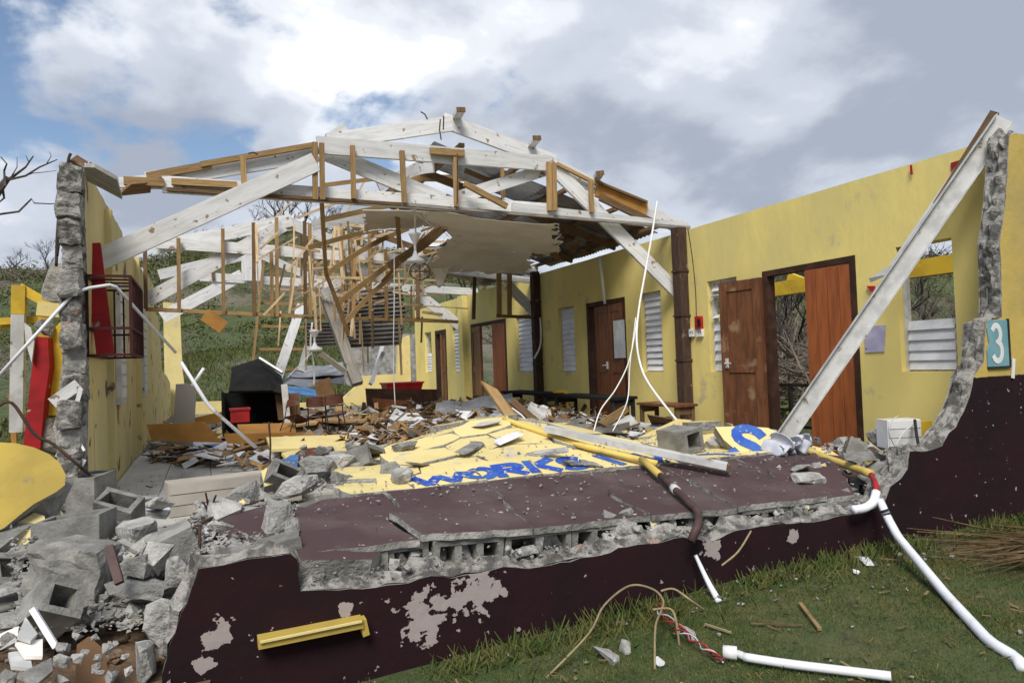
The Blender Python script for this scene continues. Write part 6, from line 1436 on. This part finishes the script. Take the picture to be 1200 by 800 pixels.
for lab, q, y, th, mt, dy in (
        ('upright grey plywood pedestal leaning at the left wall', [(202, 520), (206, 450), (231, 449), (226, 524)], 9.6, .10, 'greywood', 0),
        ('low orange board standing along the left floor', [(172, 497), (240, 494), (255, 512), (262, 518), (178, 516)], 9.3, .05, 'orange', 0),
        ('orange board lying before the black cabinet', [(278, 497), (345, 495), (348, 512), (285, 514)], 9.6, .05, 'orange', .03),
        ('ochre front edge below the lying orange board', [(262, 508), (360, 506), (360, 519), (266, 519)], 9.1, .05, 'orange', 0),
        ('pale yellow panel lying flat in front of the chairs', [(312, 512), (400, 509), (440, 518), (400, 524), (318, 526)], 8.0, .03, 'paleyellow', .05),
        ('second pale yellow panel lying nearer the slab', [(330, 530), (385, 522), (440, 530), (420, 536), (340, 540)], 7.2, .03, 'paleyellow', .05),
        ('brown board lying in front of the low desk', [(395, 508), (478, 500), (480, 507), (396, 516)], 8.6, .05, 'terracotta', 0),
        ('pale tilted foam sheet in the middle of the wreckage', [(456, 490), (464, 478), (479, 486), (470, 497)], 8.9, .03, 'paper', .01), ('smaller foam sheet beside the tilted one', [(476, 492), (482, 486), (490, 492), (484, 499)], 8.8, .03, 'paper', .01),
        ('yellow board edge low at the back left', [(215, 492), (292, 475), (296, 490), (220, 500)], 13, .05, 'orange', 0),
        ('blue grey sheet over the back of the black cabinet', [(332, 452), (360, 454), (374, 458), (372, 464), (336, 460)], 11.5, .02, 'bluebag', .05),
        ('brown ply panel standing behind the chairs', [(322, 462), (350, 460), (352, 490), (326, 492)], 11.2, .03, 'terracotta', 0), ('upright rusty sheet behind the white cable', [(368, 448), (386, 442), (392, 462), (372, 468)], 10.8, .02, 'terracotta', 0)):
    frag('board', lab, q, y, th, mt, 'board', DK, mt, dy)
def mpanel(lab, q, y, mt='doorold'): 
    frag('maroon_board', lab, q, y, .04, mt, 'panel', 'maroon panels lying across the hall', mt, 0)
mpanel('long maroon board standing on edge below the red tub', [(428, 455), (512, 456), (512, 478), (430, 478)], 12.6, 'darkframe')
mpanel('maroon board leaning nearer than the long one', [(436, 466), (482, 470), (482, 490), (440, 488)], 11.6, 'doorwood')
# corrugated sheets on the floor
IS = 'corrugated sheets lying in the hall'
for lab, q, y0, y1, mt in (('large grey corrugated sheet crumpled before the far doors', [(508, 494), (512, 472), (600, 463), (604, 490)], 8.6, 9.8, 'metal'), ('lower grey corrugated sheet under the large one', [(506, 500), (508, 486), (598, 480), (606, 497)], 8.2, 8.9, 'metal'),
                           ('grey sheets stacked at the back under the leaning boards', [(330, 452), (338, 436), (405, 430), (402, 450)], 13.5, 14.6, 'metal'), ('upper sheet at the back stack', [(340, 440), (350, 431), (402, 426), (404, 438)], 13.8, 14.8, 'metal'),
                           ('dark crumpled sheet in front of the poster door', [(622, 500), (640, 486), (735, 492), (738, 506)], 7.0, 8.2, 'oldmetal'), ('grey bent sheet beside the splintered plank', [(612, 492), (622, 470), (650, 486), (645, 500)], 7.8, 8.2, 'greymetal')):
    P_ = [at(*q[0], y=y0), at(*q[1], y=y1), at(*q[2], y=y1), at(*q[3], y=y0)]; b = MB(); corr(b, [P_[0], P_[1], P_[2], P_[3]], 6, .02, 12, crump=.10, sd=RND.random()*20); tag(b.obj('iron_sheet', M[mt]), lab, 'iron sheet', IS)
bars('plank', 'rawwood', at(573, 452, y=7.4), at(612, 508, y=6.6), .12, .03, 'splintered brown plank standing up behind the slab ridge', 'plank', cut=(.9, .3))
bars('plank', 'darkwood', at(600, 470, y=7.3), at(645, 508, y=6.8), .08, .04, 'dark plank leaning beside the splintered one', 'plank')
bars('plank', 'greywood', at(632, 499, y=6.9), at(705, 520, y=6.2), .07, .05, 'grey plank lying behind the long channel', 'plank', (0, 0, 1))
bars('plank', 'rawwood', at(735, 478, y=7.6), at(700, 500, y=7.4), .10, .03, 'pale plank propped by the poster door', 'plank')
tubes('cable', 'white', [at(600, 478, y=7.2), at(612, 487, y=7), at(622, 500, y=6.8), at(634, 507, y=6.6)], .010, 'white cable curling behind the yellow slab', 'cable')
# white sheeting, bucket and box at the right
P0 = at(927, 526, y=4.2)
def f_(u, v):
    a = u*1.1-.55; return P0 + V((a*.25+.04*sin(v*9), .10*cos(u*17)+.10*v, (.10-.20*v)*(1-.3*u)+.035*sin(u*23+v*4)+.02*sin(v*21+u*9)))
c = MB(); c.sheet(f_, 30, 16, .004); tag(c.obj('plastic_sheet', M['cloth'], smooth=True), 'crumpled white plastic sheet beside the foot of the leaning beam', 'sheeting')
bk = thing('bucket', 'squat white tub behind the propped fragment', 'tub', tuple(at(893, 520, y=5.2)))
b = MB(); p = at(893, 513, y=5.2); prof_ = [(.11, -.09), (.135, .06), (.145, .06), (.145, .075), (.125, .075), (.10, -.07)]
R_ = [b.add([(p.x+r*cos(2*pi*k/18), p.y+r*sin(2*pi*k/18), p.z+z_) for k in range(18)]) for r, z_ in prof_]
for a, c_ in zip(R_, R_[1:]):
    for k in range(18): b.face((a+k, a+(k+1) % 18, c_+(k+1) % 18, c_+k))
b.face([R_[-1]+k for k in range(18)]); b.obj('body', M['white'], bk, smooth=False)
wb_ = thing('wall_box', 'white painted block with a yellow side under the window', 'block', tuple(at(1058, 525, y=4.0)))
p = at(1053, 507, y=4.05); R = Matrix.Rotation(-.35, 3, 'Z')
bx_(wb_, 'body', 'white', p, (.30, .16, .24), -.35)
q = p + R @ V((.20, .0, -.012)); bx_(wb_, 'side', 'yellow_out', q, (.10, .16, .22), -.35)
for k in range(3): q = p + R @ V((0, -.084, -.07+k*.075)); bx_(wb_, 'course', 'white', q, (.29, .012, .066), -.35)
lump('bundle of pale rubble below the white painted block', 1035, 513, 4.2, (.2, .2, .2), 30, None, 'rubble')
for lab, pts in (('thin wire looping out of the rubble under the window', [(1050, 525), (1042, 508), (1046, 492), (1053, 487)]), ('thin wire slanting over the white block', [(1050, 522), (1058, 508), (1072, 495)])): tubes('wire', 'greymetal', [at(u, v, y=3.9) for u, v in pts], .005, lab, 'wire', n=4)
for lab, u, v, sz, rz in (('dark flat slab under the window rubble', 1010, 535, (.34, .2, .05), .2), ('dark tilted slab at the broken wall edge', 1040, 543, (.28, .2, .05), -.3)): lump(lab, u, v, 3.7, sz, 12, None, 'block', rz=rz)
frag('board', 'blue plastic bag scrap beside the seat back', [(325, 545), (340, 533), (350, 532), (348, 548), (332, 550)], 6.4, .02, 'bluebag', 'scrap', None, 'bluebag', .02)
frag('board', 'red cloth scrap beside the top of the yellow slab', [(513, 509), (520, 499), (529, 498), (524, 506)], 6.2, .02, 'brightred', 'scrap', None, 'brightred', .02)
# litter strewn over the floor: strips, papers and splinters, each its own piece
def litter(n, u0, u1, v0, v1, mts, lab, grp, seed, s=(.10, .45), flat=.3):
    r = random.Random(seed)
    for i in range(n):
        u, v = r.uniform(u0, u1), r.uniform(v0, v1); p = on_debris(u, v, r.uniform(.0, .05)); a = r.uniform(0, pi); l = r.uniform(*s); w_ = l*r.choice((.08, .12, .3, .6))
        d = V((cos(a), sin(a), r.gauss(0, flat))).normalized(); c = MB()
        nr = V((r.gauss(0, .3), r.gauss(0, .3), 1)); mt = r.choice(mts)
        c.bar(p-d*l/2, p+d*l/2, w_, r.choice((.004, .012, .03)), nr, 0, r.uniform(-.4, .4), r.uniform(-.4, .4)); tag(c.obj('litter_piece', M[mt]), lab, 'litter', grp)
litter(46, 175, 262, 512, 540, ['cloth', 'paper', 'greymetal', 'paper', 'bluebag', 'tabletop', 'chairwood', 'whitewood'], 'sheet or strip of litter on the floor by the left wall', 'litter by the left wall', 1, (.15, .5), .08)
litter(50, 240, 345, 505, 550, ['paper', 'greymetal', 'rawwood', 'darkwood', 'paleyellow', 'cloth', 'tabletop'], 'scrap of litter in front of the black cabinet', 'litter before the black cabinet', 2)
litter(60, 330, 500, 485, 545, ['paper', 'whitewood', 'rawwood', 'darkwood', 'greymetal', 'paleyellow', 'cloth', 'chairwood'], 'scrap of litter around the chairs and desks', 'litter around the chairs', 3)
litter(44, 280, 470, 452, 490, ['darkwood', 'rawwood', 'black', 'greymetal', 'paper', 'doorold', 'oldmetal'], 'scrap of litter at the back of the hall', 'litter at the back of the hall', 4, (.2, .8))
litter(40, 480, 640, 470, 505, ['darkwood', 'rawwood', 'paper', 'greymetal', 'whitewood', 'oldmetal', 'terracotta'], 'scrap of litter between the slab and the far doors', 'litter before the far doors', 5, (.15, .6))
litter(40, 620, 830, 492, 515, ['paper', 'greymetal', 'whitewood', 'darkwood', 'oldmetal', 'paleyellow', 'rubble'], 'scrap of litter along the yellow wall behind the slab', 'litter along the yellow wall', 6, (.12, .5))
litter(10, 165, 330, 545, 600, ['steel', 'greymetal', 'paper'], 'small scrap on the pale floor tiles', 'scraps on the tiles', 7, (.08, .2), .02)
for k, (mt, n, lab) in enumerate((('darkwood', 900, 'splinters and dirt mixed through the wreckage'), ('paper', 190, 'scraps of paper and plaster mixed through the wreckage'), ('oldmetal', 380, 'shreds of sheet metal mixed through the wreckage'), ('rawwood', 420, 'split brown lath mixed through the wreckage'))):
    r = random.Random(9+k); c = MB()
    for i in range(n):
        u, v = r.uniform(178, 700), r.uniform(466, 532) if r.random() < .7 else r.uniform(500, 535); v += (u < 300)*8; p = on_debris(u, v, r.uniform(0, .09)*smooth(230, 420, u)); a = r.uniform(0, pi); l = r.uniform(.06, .34 if mt != 'paper' else .2); d = V((cos(a), sin(a), r.gauss(0, .45))).normalized()
        c.bar(p-d*l/2, p+d*l/2, l*r.choice((.07, .1, .2, .5) if mt != 'paper' else (.4, .8)), .006, (r.gauss(0, .5), r.gauss(0, .5), 1), 0, r.uniform(-.3, .3), r.uniform(-.3, .3))
    tag(c.obj('debris', M[mt]), lab, 'debris', kind='stuff')
